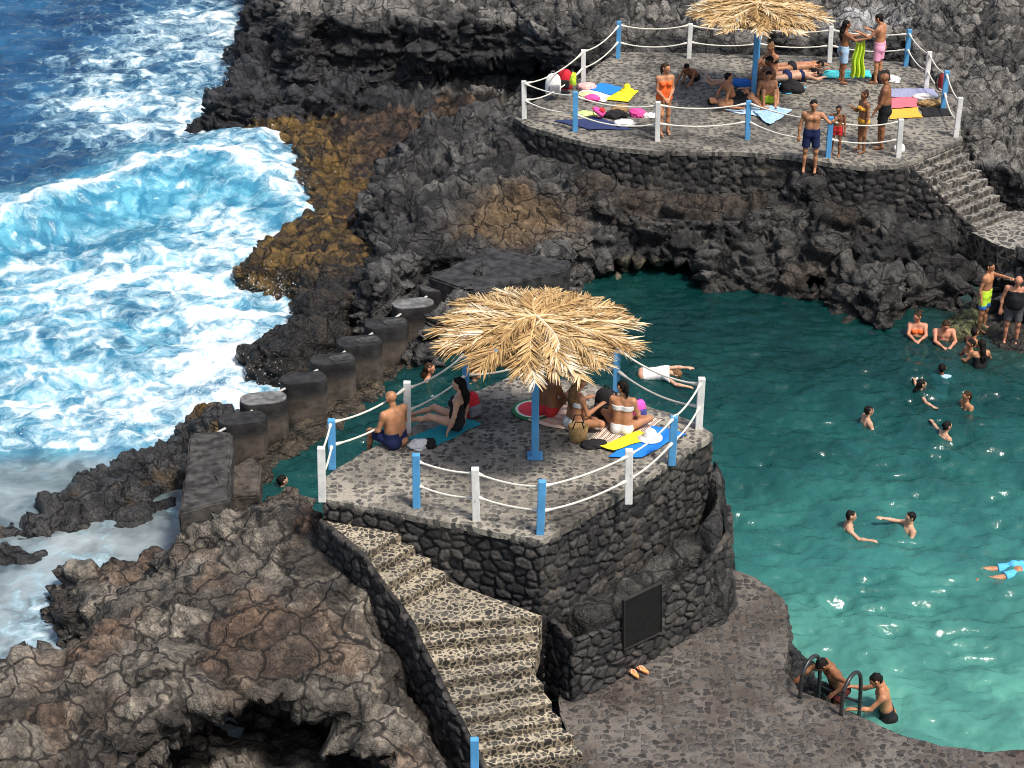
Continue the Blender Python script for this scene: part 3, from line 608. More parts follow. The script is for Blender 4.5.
# ---- near platform
npl = empty('viewing_platform', (0.3, 26.8, -2.4), 'near walled lava stone platform with cobbled top standing between pool and sea', 'platform')
slab('paving', DECK_N, ZN, M_DECK, npl, .10, 1)
dn = ccw(DECK_N); masonry('retaining_wall', dn, -.05, -3.1, npl, closed=True, batter=.10, seed=1, cell=.225, depth=.042, step=.025)
lowp = [tuple(at(546, 622, -1.35)[:2])]+[tuple(at(*p, ZD)[:2]) for p in ((572,702),(612,682),(655,657),(700,630),(722,613),(729,600))]+[tuple(at(728, 574, ZD)[:2])]
lw = empty('stepped_out_wall', (lowp[2][0], lowp[2][1], ZD), 'lower lava stone wall below the near platform with a dark square recess', 'wall')
ztop = [-1.25,-1.25,-1.32,-1.28,-1.2,-1.0,-1.0,-1.0]
masonry('masonry_face', lowp, ztop, [-2.4]*8, lw, seed=7, cell=.225, batter=.05, depth=.042, step=.025)
pq = [at(624, 601, -1.62), at(662, 582, -1.62), at(662, 632, -2.2), at(623, 649, -2.2)]
# shallow framed panel standing for the dark recess in the wall face
pa = Vector(at(655, 657, ZD)); pb = Vector(at(612, 682, ZD)); dirw = (pa-pb).normalized(); outw = Vector((dirw.y, -dirw.x, 0)).normalized()
pc = Vector((0, 0, 0)); 
def onwall(px, py):
    # intersect the sight line with the wall plane
    o = Vector((0, 0, CAM_H)); d = at(px, py, -2)-o; n = outw; p0 = pb+outw*.04
    return o+d*((p0-o).dot(n)/d.dot(n))
cr = [onwall(*p) for p in ((623,600),(661,582),(661,632),(623,650))]
mb = MB(); ins = [c-outw*.02 for c in cr]; fr = [c+outw*.03 for c in cr]
mid = sum(cr, Vector())/4; inn = [c+(mid-c)*.04+outw*.03 for c in cr]; inb = [c+(mid-c)*.04+outw*.012 for c in cr]
for k in range(4):
    j = (k+1) % 4; mb.add([fr[k], fr[j], inn[j], inn[k]], [(0,3,2,1)]); mb.add([ins[k], ins[j], fr[j], fr[k]], [(0,3,2,1)]); mb.add([inn[k], inn[j], inb[j], inb[k]], [(0,3,2,1)])
mb.build('recess_frame', m_plain('dark frame stone', (.03,.028,.027), .9), lw)
mb = MB(); mb.add(inb, [(3,2,1,0)]); mb.build('dark_panel', m_plain('recess shade', (.006,.006,.006), .8, .3), lw)  # near-black colour paints the shade inside the recess

# ---- near stairs
st = empty('stone_staircase', at(480, 755, ZD), 'pale mortared cobble staircase winding down beside the near platform', 'staircase')
nos = [((322,522),(398,514),-.02)] if False else []
NOS = [((362,554),(402,533)),((371,569),(417,545)),((383,586),(432,558)),((396,602),(449,573)),((411,624),(543,616)),((419,643),(541,631)),((429,662),(537,649)),((439,682),(535,666)),((448,701),(545,684)),((458,719),(552,702)),((467,736),(562,719)),((475,750),(574,736)),((483,766),(583,753))]
ZS0, RIS = -.36, .149
back = [at(322, 516, ZS0), at(400, 514, ZS0)]
# little step between deck and landing
mb = MB(); pt = [at(349,503,-.17), at(400,512,-.17), at(396,519,-.17), at(345,513,-.17)]; mb.prism([(p.x, p.y) for p in pt], -.6, -.175); mb.build('step', M_STAIR, st)
left_edge = [at(320, 520, ZS0)]
prev = [at(321, 519, ZS0), at(403, 512, ZS0)]
rr = random.Random(3)
for k, (l, r) in enumerate(NOS):
    z = ZS0-RIS*k; a, b = at(*l, z), at(*r, z); mb = MB()
    d = (prev[0]+prev[1]-a-b); d.z = 0; d.normalize()
    p0 = Vector((prev[0].x, prev[0].y, z))+d*.04; p1 = Vector((prev[1].x, prev[1].y, z))+d*.04
    front = [(a.x+(b.x-a.x)*t+d.x*rr.uniform(-.018, .018), a.y+(b.y-a.y)*t+d.y*rr.uniform(-.018, .018)) for t in [i/12 for i in range(13)]]
    mb.prism([(p0.x, p0.y)]+front+[(p1.x, p1.y)], z-.42, z)
    o = mb.build('step', M_STAIR, st)
    bv = o.modifiers.new('b', 'BEVEL'); bv.width = .018; bv.segments = 2; bv.limit_method = 'ANGLE'; bv.angle_limit = .7
    prev = [a, b]; left_edge.append(a)
le = left_edge+[left_edge[-1]+(left_edge[-1]-left_edge[-3])*1.0]
masonry('side_wall', [(p.x-.03, p.y-.03) for p in le], [p.z+.02 for p in le], [p.z-1.3 for p in le], st, cell=.23, seed=12, depth=.042)

# ---- lower deck
slab('paved_deck', DECK_L, ZD, M_LOW, None, .22, 5, .03); tag(bpy.data.objects['paved_deck'], kind='structure')
dl = ccw(DECK_L)
lo = masonry('deck_edge_wall', dl, ZD-.06, -3.6, None, closed=True, batter=.25, seed=15, depth=.09); tag(lo, 'rough stone edge of the lower deck falling into the pool', 'wall'); recenter(lo, at(900, 737, ZW))

# ---- concrete pillars between pool and sea
PILL = [(242,417),(263,398),(303,377),(332,358),(359,340),(386,322),(413,303),(440,286)]
pdesc = ['nearest concrete pillar of the row, beside the sloping block', 'second nearest concrete pillar, pale wet top by the little waterfall', 'third concrete pillar from the near end of the row', 'fourth concrete pillar from the near end of the row', 'fifth concrete pillar from the near end, in mid row', 'third concrete pillar from the far end, left of the thatched parasol', 'second concrete pillar from the far end, pale worn top', 'farthest concrete pillar, pale topped, beside the concrete slab']
M_PALE = m_plain('pale worn concrete', (.16,.16,.157), .7, .35, 6, .4)
for k, (px, py) in enumerate(PILL):
    zt = -2.02+.01*k; c = at(px, py, zt); r = random.Random(k)
    e = empty('concrete_pillar', (c.x, c.y, -3.2), pdesc[k], 'pillar', 'concrete pillars between pool and sea')
    def stadium(hw, rad, n=10):
        o = []
        for s_ in (1, -1):
            for i in range(n+1):
                a = -math.pi/2+math.pi*i/n; o.append((s_*(hw+rad*math.cos(a)), s_*rad*math.sin(a)))
        return o
    rz = R_(12); ca, sa = math.cos(rz), math.sin(rz)
    def tr(o, f=1.0): return [(c.x+(x*ca-y*sa)*f, c.y+(x*sa+y*ca)*f) for x, y in o]
    mb = MB(); prof = stadium(.20, .25); levels = [(-3.4,1.03),(-2.75,1.01),(-2.5,1.0),(-2.2,.995),(zt-.14,1.0),(zt-.05,1.0),(zt-.012,.975)]
    v = []; f = []; n = len(prof)
    for i, (z, s_) in enumerate(levels):
        for j, (x, y) in enumerate(tr(prof, s_)): v.append((x+.012*math.sin(7*z+j), y+.012*math.cos(5*z+j*1.3), z))
        if i:
            for j in range(n): f.append(((i-1)*n+j, (i-1)*n+(j+1) % n, i*n+(j+1) % n, i*n+j))
    f.append(tuple(range((len(levels)-1)*n, len(levels)*n))); mb.add(v, f)
    pm = MATS.get('pillar concrete')
    if not pm:
        t = NT('pillar concrete'); pos = t.n('NewGeometry').outputs['Position']; zz = t.n('SeparateXYZ', {0: pos}).outputs['Z']
        n_ = t.noise(4, 6, .65, vec=pos); sz = t.math('ADD', zz, t.math('MULTIPLY', n_, .5))
        body = t.mix(t.ss(n_, .3, .7), (.042,.034,.028), (.105,.087,.072)); top = t.mix(t.ss(n_, .35, .7), (.011,.010,.011), (.036,.035,.034))
        pm = t.fin(t.mix(t.ss(sz, -2.17, -1.98), t.mix(t.ss(sz, -2.62, -2.4), (.03,.025,.02), body), top), .75, t.bump(n_, .7, .03), .35)
    mb.build('shaft', pm, e, True).modifiers.new('es', 'EDGE_SPLIT').split_angle = .8
    if k in (1, 4, 5, 6, 7, 3):
        w_ = {1:.97, 6:.95, 7:.93}.get(k, .5); mb = MB()
        if w_ > .9: mb.prism(tr(prof, w_), zt-.03, zt+.006)
        else: mb.prism([(p[0]+.17, p[1]+.02) for p in tr(prof, w_)], zt-.03, zt+.006)
        mb.build('worn_top', M_PALE if k in (1, 6) else m_plain('grey worn concrete', (.065,.065,.064), .7, .4, 6, .4), e)
# pale rail threaded between them
a = at(217, 433, -2.1); pts = [a]+[at(px+2, py+1, -2.13+.01*k) for k, (px, py) in enumerate(PILL)]
rl = empty('pipe_rail', pts[0], 'pale thin pipe rail linking the tops of the concrete pillars', 'rail')
for k in range(len(pts)-1):
    mb = MB(); mb.tube([pts[k].lerp(pts[k+1], .12 if k else 0), pts[k].lerp(pts[k+1], .88)], .026); mb.build('pipe', M_PIPE, rl, True)
# sloping block at the near end, block beside it and the slab at the far end
def rough_block(name, quad_top, zts, zb, label, cat, mat, seed=0):
    mb = MB(); n = len(quad_top); top = [(p[0], p[1], z) for p, z in zip(quad_top, zts)]
    bm = bmesh.new(); vt = [bm.verts.new(p) for p in top]; vb = [bm.verts.new((p[0], p[1], zb)) for p in quad_top]
    bm.faces.new(vt); bm.faces.new(vb[::-1])
    for i in range(n): bm.faces.new((vt[i], vb[i], vb[(i+1) % n], vt[(i+1) % n]))
    bmesh.ops.recalc_face_normals(bm, faces=bm.faces)
    bmesh.ops.bevel(bm, geom=list(bm.edges), offset=.035, segments=2, affect='EDGES')
    bmesh.ops.triangulate(bm, faces=bm.faces); 
    for _ in range(4): bmesh.ops.subdivide_edges(bm, edges=[e for e in bm.edges if e.calc_length() > .12], cuts=1)
    bm.verts.ensure_lookup_table(); bm.normal_update()
    co = np.array([v.co for v in bm.verts]); no = np.array([v.normal for v in bm.verts]); d = fbm(co*2.5, 4, 400+seed)*.05+fbm(co*.9, 2, 410+seed)*.05
    for i, v in enumerate(bm.verts): v.co += Vector(no[i]*d[i])
    me = bpy.data.meshes.new(name); bm.to_mesh(me); bm.free(); o = link(name, me, mat, smooth=False); c = co.mean(0)
    tag(o, label, cat); recenter(o, (c[0], c[1], zb)); return o
qd = [at(*p, z) for p, z in (((192,434),-1.75),((232,433),-1.72),((229,500),-1.35),((178,513),-1.35))]
rough_block('concrete_block', [(p.x, p.y) for p in qd], [p.z for p in qd], -3.6, 'dark sloping concrete block at the near end of the pillar row', 'concrete block', M_CONC, 1)
qd = [at(*p, -2.05) for p in ((228,470),(252,458),(260,468),(258,496),(232,498))]
rough_block('rock_boulder', [(p.x, p.y) for p in qd], [-2.05]*5, -3.4, 'brown squared boulder at the pool edge next to the sloping block', 'boulder', m_plain('brown boulder', (.07,.058,.048), .85, .5, 4, .9, .3, .05), 2)
qd = [at(*p, z) for p, z in (((428,277),-1.72),((487,247),-1.66),((571,262),-1.66),((566,270),-1.68),((474,292),-1.74))]
rough_block('concrete_slab', [(p.x, p.y) for p in qd], [p.z for p in qd], -2.5, 'large dark concrete slab at the far end of the pillar row', 'concrete slab', M_CONCD, 3)
# ---- far platform
fp = empty('walled_terrace', (5.4, 44.5, -1.6), 'far walled stone terrace with cobbled top above the pool cliff', 'platform')
slab('paving', DECK_F, ZF, M_FAR, fp, .10, 21)
masonry('retaining_wall', ccw(DECK_F), ZF-.05, -1.75, fp, closed=True, seed=22, cell=.25, depth=.045, batter=.08, step=.04)
lwp = P([(600,216),(640,222),(700,226),(760,226),(800,223)], -1.72)
o = masonry('ledge_wall', lwp, -1.62, -2.2, None, seed=25, cell=.25, batter=.08, step=.04); tag(o, 'low lava stone wall holding the rock ledge under the far terrace', 'wall'); recenter(o, (lwp[2][0], lwp[2][1], -2.2))
fs = empty('stone_steps', at(1000, 225, -2.0), 'straight flight of stone steps going down from the far terrace', 'staircase')
prev = [at(900, 163, ZF), at(955, 139, ZF)]; N8 = 9; fl = [prev[0]]
for k in range(N8):
    t_ = k/(N8-1); z = ZF-.12-.165*k; l = (911+62*t_, 167+60*t_); r = (964+49*t_, 145+67*t_)
    a, b = at(*l, z), at(*r, z); d = (prev[0]+prev[1]-a-b); d.z = 0; d.normalize(); mb = MB()
    p0 = Vector((prev[0].x, prev[0].y, z))+d*.04; p1 = Vector((prev[1].x, prev[1].y, z))+d*.04
    mb.prism([(p0.x, p0.y), (a.x, a.y), (b.x, b.y), (p1.x, p1.y)], z-.5, z)
    o = mb.build('step', M_FSTAIR, fs); bv = o.modifiers.new('b', 'BEVEL'); bv.width = .02; bv.segments = 2
    prev = [a, b]; fl.append(a)
fl.append(fl[-1]+(fl[-1]-fl[-3])*.4)
masonry('side_wall', [(p.x-.02, p.y-.02) for p in fl], [p.z+.02 for p in fl], [p.z-1.0 for p in fl], fs, cell=.25, seed=31, step=.04)
ld = P([(962,228),(1014,211),(1060,215),(1110,226),(1110,262),(1040,256),(1000,246)], -2.05)
sl_ = slab('stone_landing', ld, -2.05, M_FSTAIR, None, .9, 33, .04); tag(sl_, kind='structure')

# ---- rope fences
def fence(name, chain_list, z, label, h=.9, zsp=None):
    ps = {}
    for ch in chain_list:
        for p in ch: ps[p[:2]] = p[2]
    k0 = chain_list[0][0]; e = empty(name, at(k0[0], k0[1], z), label, 'fence')
    wp = {}
    for i, (k, c) in enumerate(ps.items()):
        b = at(k[0], k[1], z); wp[k] = b; rr_ = random.Random(i+int(k[0])); hh = h*rr_.uniform(.95, 1.03); mb = MB()
        tilt = Matrix.Rotation(rr_.uniform(-.03, .03), 3, 'X') @ Matrix.Rotation(rr_.uniform(-.03, .03), 3, 'Y')
        mb.box((b.x, b.y, b.z+hh/2-.02), (.115, .10, hh), bev=.012, M=tilt); mb.build('post', M_BLUE if c == 'b' else M_WHITE, e)
    for ch in chain_list:
        for a, b in zip(ch[:-1], ch[1:]):
            A, B = wp[a[:2]], wp[b[:2]]; L_ = (B-A).length; d = (B-A).normalized()
            for hz, sg in ((.80, .055), (.40, .06)):
                sag = sg*L_*random.uniform(.7, 1.3); off = random.uniform(-.02, .02); mb = MB()
                mb.tube([A+d*L_*t_+Vector((0, 0, hz*h/.9+off-sag*4*t_*(1-t_))) for t_ in [i/14 for i in range(15)]], [.032, .030]+[.016+.0015*(i % 2) for i in range(11)]+[.030, .032], 8)
                mb.build('rope', M_ROPE, e, True)
    return e
def weathered(name, col, under):
    t = NT(name); pos = t.n('NewGeometry').outputs['Position']; mp = t.n('Mapping', {'Vector': pos, 'Scale': (14, 14, 5)}); a = t.noise(1.0, 6, .7, vec=mp.outputs[0]); b = t.noise(3, 4, .6, vec=pos)
    c = t.mix(t.ss(b, .35, .7), tuple(k*.78 for k in col), col); c = t.mix(t.ss(a, .60, .68), c, under); return t.fin(c, .55, t.bump(a, .3, .01), .3)
M_WHITE = weathered('weathered white paint', (.80,.79,.76), (.36,.33,.29)); M_BLUE = weathered('weathered blue paint', (.10,.36,.68), (.16,.28,.38))
fence('rope_fence', [[(417,507,'b'),(476,520,'w'),(541,534,'b'),(628,502,'w'),(672,464,'b'),(699,428,'w'),(616,391,'b'),(540,379,'w'),(466,396,'b'),(408,432,'w'),(333,468,'b'),(323,500,'w')]], ZN,
      'blue and white posts with slack ropes around the near platform')
fence('rope_railing', [[(524,118,'w'),(575,131,'b'),(657,141,'w'),(747,139,'b'),(828,157,'b'),(898,157,'w')], [(524,118,'w'),(583,85,'w'),(618,58,'b'),(689,58,'w'),(757,60,'b'),(829,62,'w'),(906,66,'b'),(926,88,'w'),(943,109,'b'),(956,137,'w')]], ZF,
      'blue and white posts with slack ropes around the far terrace', .95)
b = at(475, 792, ZD+.02); mb = MB(); mb.box((b.x, b.y, b.z+.45), (.115, .10, .9), bev=.012); o = mb.build('wooden_post', M_BLUE); tag(o, 'single blue post at the foot of the cobble staircase', 'post'); recenter(o, b)

# ---- palm thatch parasols
t = NT('dry palm leaf'); va = t.attr('var'); n_ = t.noise(9, 4, .6); cr_ = t.n('ValToRGB', {0: va}); e_ = cr_.color_ramp.elements
for k, (p_, c_) in enumerate(((0, (.20,.11,.045,1)), (.35, (.46,.29,.12,1)), (.7, (.68,.48,.23,1)), (1, (.84,.74,.56,1)))):
    q_ = e_[k] if k < 2 else e_.new(p_); q_.position = p_; q_.color = c_
M_PALM = t.fin(t.mix(t.ss(n_, .3, .7), t.mix(1.0, cr_.outputs[0], (.75,.72,.68), 'MULTIPLY'), cr_.outputs[0]), .6, None, .25)
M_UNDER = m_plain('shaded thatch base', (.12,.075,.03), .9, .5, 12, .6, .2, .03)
def frond(mb, r, ang, r0, r1, zf, spread, wob):
    N = 16; ca, sa = math.cos(ang), math.sin(ang); base = r.choice((.3, .45, .55, .62, .7, .78, .92)); pts = []
    for i in range(N+1):
        t_ = i/N; rad = r0+(r1-r0)*t_; a = ang+wob*t_*t_; pts.append(Vector((rad*math.cos(a), rad*math.sin(a), zf(rad)-.04*t_**5)))
    mb.tube(pts, [.024*(1-i/N*.7) for i in range(N+1)], 5, min(1, base+.25), False)
    NL = 46
    for i in range(NL):
        t_ = .06+.94*i/(NL-1); k = min(N-1, int(t_*N)); p = pts[k].lerp(pts[k+1], t_*N-k); d = (pts[k+1]-pts[k]).normalized(); side = Vector((0,0,1)).cross(d).normalized(); up = d.cross(side)
        for s_ in (-1, 1):
            L_ = spread*(.55+.6*math.sin(math.pi*min(1, .15+t_*.8)))*r.uniform(.75, 1.15); an = R_(r.uniform(30, 48)*(1-.3*t_))
            dr = d*math.cos(an)+side*s_*math.sin(an)+up*r.uniform(-.02, .22); w_ = r.uniform(.008, .015); wd = (side*math.cos(an)-d*s_*math.sin(an))*w_+up*r.uniform(-.01, .01)
            q1 = p+dr*L_*.5+Vector((0,0,-.02*L_)); q2 = p+dr*L_+Vector((0,0,-r.uniform(.02, .14)*L_))
            c_ = max(0, min(1, base+r.uniform(-.28, .26)))
            mb.add([p-wd*.6, p+wd*.6, q1+wd, q1-wd, q2+wd*.15, q2-wd*.15], [(0,1,2,3),(3,2,4,5)], c_)
def parasol(name, px, py, z, label, seed):
    r = random.Random(seed); b = at(px, py, z); e = empty(name, b, label, 'parasol'); AP, RIM, RAD = 2.31, 2.20, 1.36
    mb = MB(); mb.box((b.x, b.y, z+1.10), (.115, .115, 2.20), bev=.012); mb.build('pole', M_BLUE, e)
    mb = MB(); mb.box((b.x, b.y, z+.022), (.24, .24, .04), bev=.01); mb.build('base_plate', M_BLUE, e)
    def zf(rad): return z+AP-(AP-RIM)*(rad/RAD)**1.7
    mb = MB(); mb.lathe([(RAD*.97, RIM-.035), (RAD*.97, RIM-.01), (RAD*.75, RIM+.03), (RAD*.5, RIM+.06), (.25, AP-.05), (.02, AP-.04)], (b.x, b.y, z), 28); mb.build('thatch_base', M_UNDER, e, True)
    for k in range(8):
        a = k*math.pi/4+.2; mb = MB(); mb.tube([(b.x+.05*math.cos(a), b.y+.05*math.sin(a), z+1.75), (b.x+RAD*.8*math.cos(a), b.y+RAD*.8*math.sin(a), z+RIM+.08)], .025, 6); mb.build('strut', M_BLUE, e)
    mb = MB(); m2 = MB()
    for lay, (n_, ra, rb, sp, dz) in enumerate(((22, .30, 1.50, .40, .0), (17, .10, 1.40, .40, .04), (13, .03, 1.26, .38, .075), (8, .0, .95, .34, .10))):
        for k in range(n_):
            a = 2*math.pi*(k+r.uniform(-.32, .32))/n_+lay*.37
            frond(mb, r, a, ra, rb*r.uniform(.93, 1.07), lambda q_, dz=dz, j=r.uniform(-.015, .03): zf(q_)-z+dz+j, sp, r.uniform(-.22, .22))
    mb.v = [(p[0]+b.x, p[1]+b.y, p[2]+z) for p in mb.v]
    mb.build('thatch', M_PALM, e)
    mb = MB()
    for k in range(7): a = r.uniform(0, 6.28); mb.tube([(b.x, b.y, z+AP+.02), (b.x+.1*math.cos(a), b.y+.1*math.sin(a), z+AP+.10), (b.x+.22*math.cos(a), b.y+.22*math.sin(a), z+AP+.16)], [.035, .028, .012], 6, r.uniform(.3, .9))
    mb.build('top_tuft', M_PALM, e)
    return e
parasol('thatched_parasol', 535, 457, ZN, 'palm thatch parasol on a blue pole on the near platform', 5)
parasol('thatched_parasol', 753, 102, ZF, 'palm thatch parasol on a blue pole on the far terrace', 6)

# ---- pool ladder: two bent steel handrails
lad = empty('pool_ladder', at(830, 700, ZD), 'dark steel ladder handrails curving over the edge of the lower deck', 'ladder')
def rail(pts, name='handrail'):
    P_ = [Vector(p) for p in pts]; out = []
    for i in range(len(P_)-1):
        p0, p1, p2, p3 = P_[max(i-1, 0)], P_[i], P_[i+1], P_[min(i+2, len(P_)-1)]
        for k in range(6):
            t_ = k/6; out.append(.5*((2*p1)+(p2-p0)*t_+(2*p0-5*p1+4*p2-p3)*t_*t_+(-p0+3*p1-3*p2+p3)*t_**3))
    mb = MB(); mb.tube(out+[P_[-1]], .03, 10); mb.build(name, M_STEEL, lad, True)
A = at(800, 698, ZD); B = at(841, 715, ZD); outv = Vector((.62, .78, 0))
for q_ in (A, B):
    rail([q_, q_+Vector((0,0,.3)), q_+Vector((.02,.02,.43)), q_+outv*.16+Vector((0,0,.55)), q_+outv*.34+Vector((0,0,.56)), q_+outv*.50+Vector((0,0,.40)), q_+outv*.56+Vector((0,0,0)), q_+outv*.60+Vector((0,0,-.7))])
for k in range(3):
    mb = MB(); h = Vector((0, 0, -.12-.25*k)); mb.tube([A+outv*.585+h, B+outv*.585+h], .022, 8); mb.build('rung', M_STEEL, lad, True)

# spray thrown up where the swell meets the rocks
r = random.Random(44); mb = MB()
for px, py, nn_, sx_, sy_, hz_ in ((225,50,500,.8,1.2,.5),(222,95,420,.8,.6,.45),(262,150,260,.4,.6,.25),(292,200,300,.4,.5,.35),(268,300,220,.4,.3,.25),(245,350,300,.4,.5,.35),(225,398,320,.7,.3,.35),(110,432,240,1.0,.3,.3),(250,175,260,1.0,.3,.35)):
    c = at(px, py, ZS)
    for k in range(nn_):
        p = Vector((c.x+r.gauss(0, sx_), c.y+r.gauss(0, sy_), ZS+.05+abs(r.gauss(0, hz_)))); d = r.uniform(.004, .014)*(1.6 if r.random() < .1 else 1); a = Vector((r.gauss(0,1), r.gauss(0,1), r.gauss(0,1))).normalized(); b = a.orthogonal().normalized(); e = a.cross(b)
        mb.add([p+a*d, p+b*d, p+e*d, p-a*d, p-b*d, p-e*d], [(0,1,2),(1,3,2),(3,4,2),(4,0,2),(1,0,5),(3,1,5),(4,3,5),(0,4,5)])
tag(mb.build('sea_spray', m_plain('sea spray', (.78,.80,.82), .5, .04, 5, .05)), kind='stuff')
# ================================================================== PEOPLE
def vv(*a): return np.array(a, float)
def nz(a): a = np.asarray(a, float); return a/(np.linalg.norm(a)+1e-9)
def field_mesh(prims, vox=.0135, planes=()):
    """smooth union of tapered capsules -> closed quad mesh"""
    A = np.array([p[0] for p in prims]); B = np.array([p[1] for p in prims]); Rm = max(max(p[2], p[3]) for p in prims)
    lo = np.minimum(A.min(0), B.min(0))-Rm-.05; hi = np.maximum(A.max(0), B.max(0))+Rm+.05
    n = np.ceil((hi-lo)/vox).astype(int)+1; F = np.full(n, .08, np.float32)
    for a, b, ra, rb, k, cuts in prims:
        m = max(ra, rb)+k+.03; l = np.clip(((np.minimum(a, b)-m-lo)/vox).astype(int), 0, n-1); h = np.clip(((np.maximum(a, b)+m-lo)/vox).astype(int)+2, 1, n)
        g = [lo[c]+vox*np.arange(l[c], h[c]) for c in range(3)]; x, y, z = g[0][:, None, None], g[1][None, :, None], g[2][None, None, :]
        e = b-a; L2 = e@e+1e-9; t = np.clip(((x-a[0])*e[0]+(y-a[1])*e[1]+(z-a[2])*e[2])/L2, 0, 1)
        d = np.sqrt((x-a[0]-t*e[0])**2+(y-a[1]-t*e[1])**2+(z-a[2]-t*e[2])**2)-(ra+t*(rb-ra))
        for c, nn in cuts: d = np.maximum(d, (x-c[0])*nn[0]+(y-c[1])*nn[1]+(z-c[2])*nn[2])
        S = np.s_[l[0]:h[0], l[1]:h[1], l[2]:h[2]]; f = F[S]
        if k > 0: hh = np.clip(.5+.5*(f-d)/k, 0, 1); F[S] = f*(1-hh)+d*hh-k*hh*(1-hh)
        else: F[S] = np.minimum(f, d)
    if planes:
        g = [lo[c]+vox*np.arange(n[c]) for c in range(3)]; x, y, z = g[0][:, None, None], g[1][None, :, None], g[2][None, None, :]
        for c, nn in planes: F = np.maximum(F, ((x-c[0])*nn[0]+(y-c[1])*nn[1]+(z-c[2])*nn[2]).astype(np.float32))
    F = np.clip(F/vox, -3, 3).astype(np.float32); F[0] = F[-1] = 3; F[:, 0] = F[:, -1] = 3; F[:, :, 0] = F[:, :, -1] = 3
    gr = openvdb.FloatGrid(3.0); gr.copyFromArray(F); v, q = gr.convertToQuads(0.0)
    return np.asarray(v, float)*vox+lo, np.asarray(q, np.int32)
def skin_mat(name, c):
    if name in MATS: return MATS[name]
    t = NT(name); n = t.noise(7, 4, .6); t.b.inputs['Subsurface Weight'].default_value = .08; t.b.inputs['Subsurface Radius'].default_value = (.02, .008, .004)
    return t.fin(t.mix(t.ss(n, .3, .7), tuple(k*.78 for k in c), tuple(k*1.16 for k in c)), .48, None, .35)
SKIN = {'tan': (.44,.205,.105), 'light': (.56,.32,.21), 'brown': (.27,.115,.055), 'dark': (.17,.07,.036), 'red': (.52,.23,.14)}
HAIRC = {'black': (.012,.010,.009), 'brown': (.045,.024,.014), 'fair': (.20,.11,.05), 'grey': (.25,.22,.2)}
def cloth_mat(name, c): return m_plain('cloth '+name, c, .8, .10, 25, .25)
CL = {'navy': (.012,.02,.075), 'black': (.012,.012,.014), 'white': (.75,.74,.72), 'orange': (.85,.14,.03), 'yellow': (.85,.42,.04), 'pink': (.80,.36,.52), 'lime': (.55,.78,.05), 'lightblue': (.36,.52,.68), 'blue': (.03,.18,.62), 'grey': (.09,.09,.10), 'red': (.55,.03,.03), 'maroon': (.10,.02,.02), 'skyblue': (.10,.45,.75)}
DEF = dict(torso=(0,.02,1), head=(0,.04,1), face=(0,1,0), thL=(-.08,.04,-1), thR=(.08,.02,-1), shL=(-.02,-.05,-1), shR=(.02,-.05,-1), uaL=(-.20,-.04,-1), uaR=(.20,-.04,-1), faL=(-.05,.22,-1), faR=(.05,.22,-1), point=False)
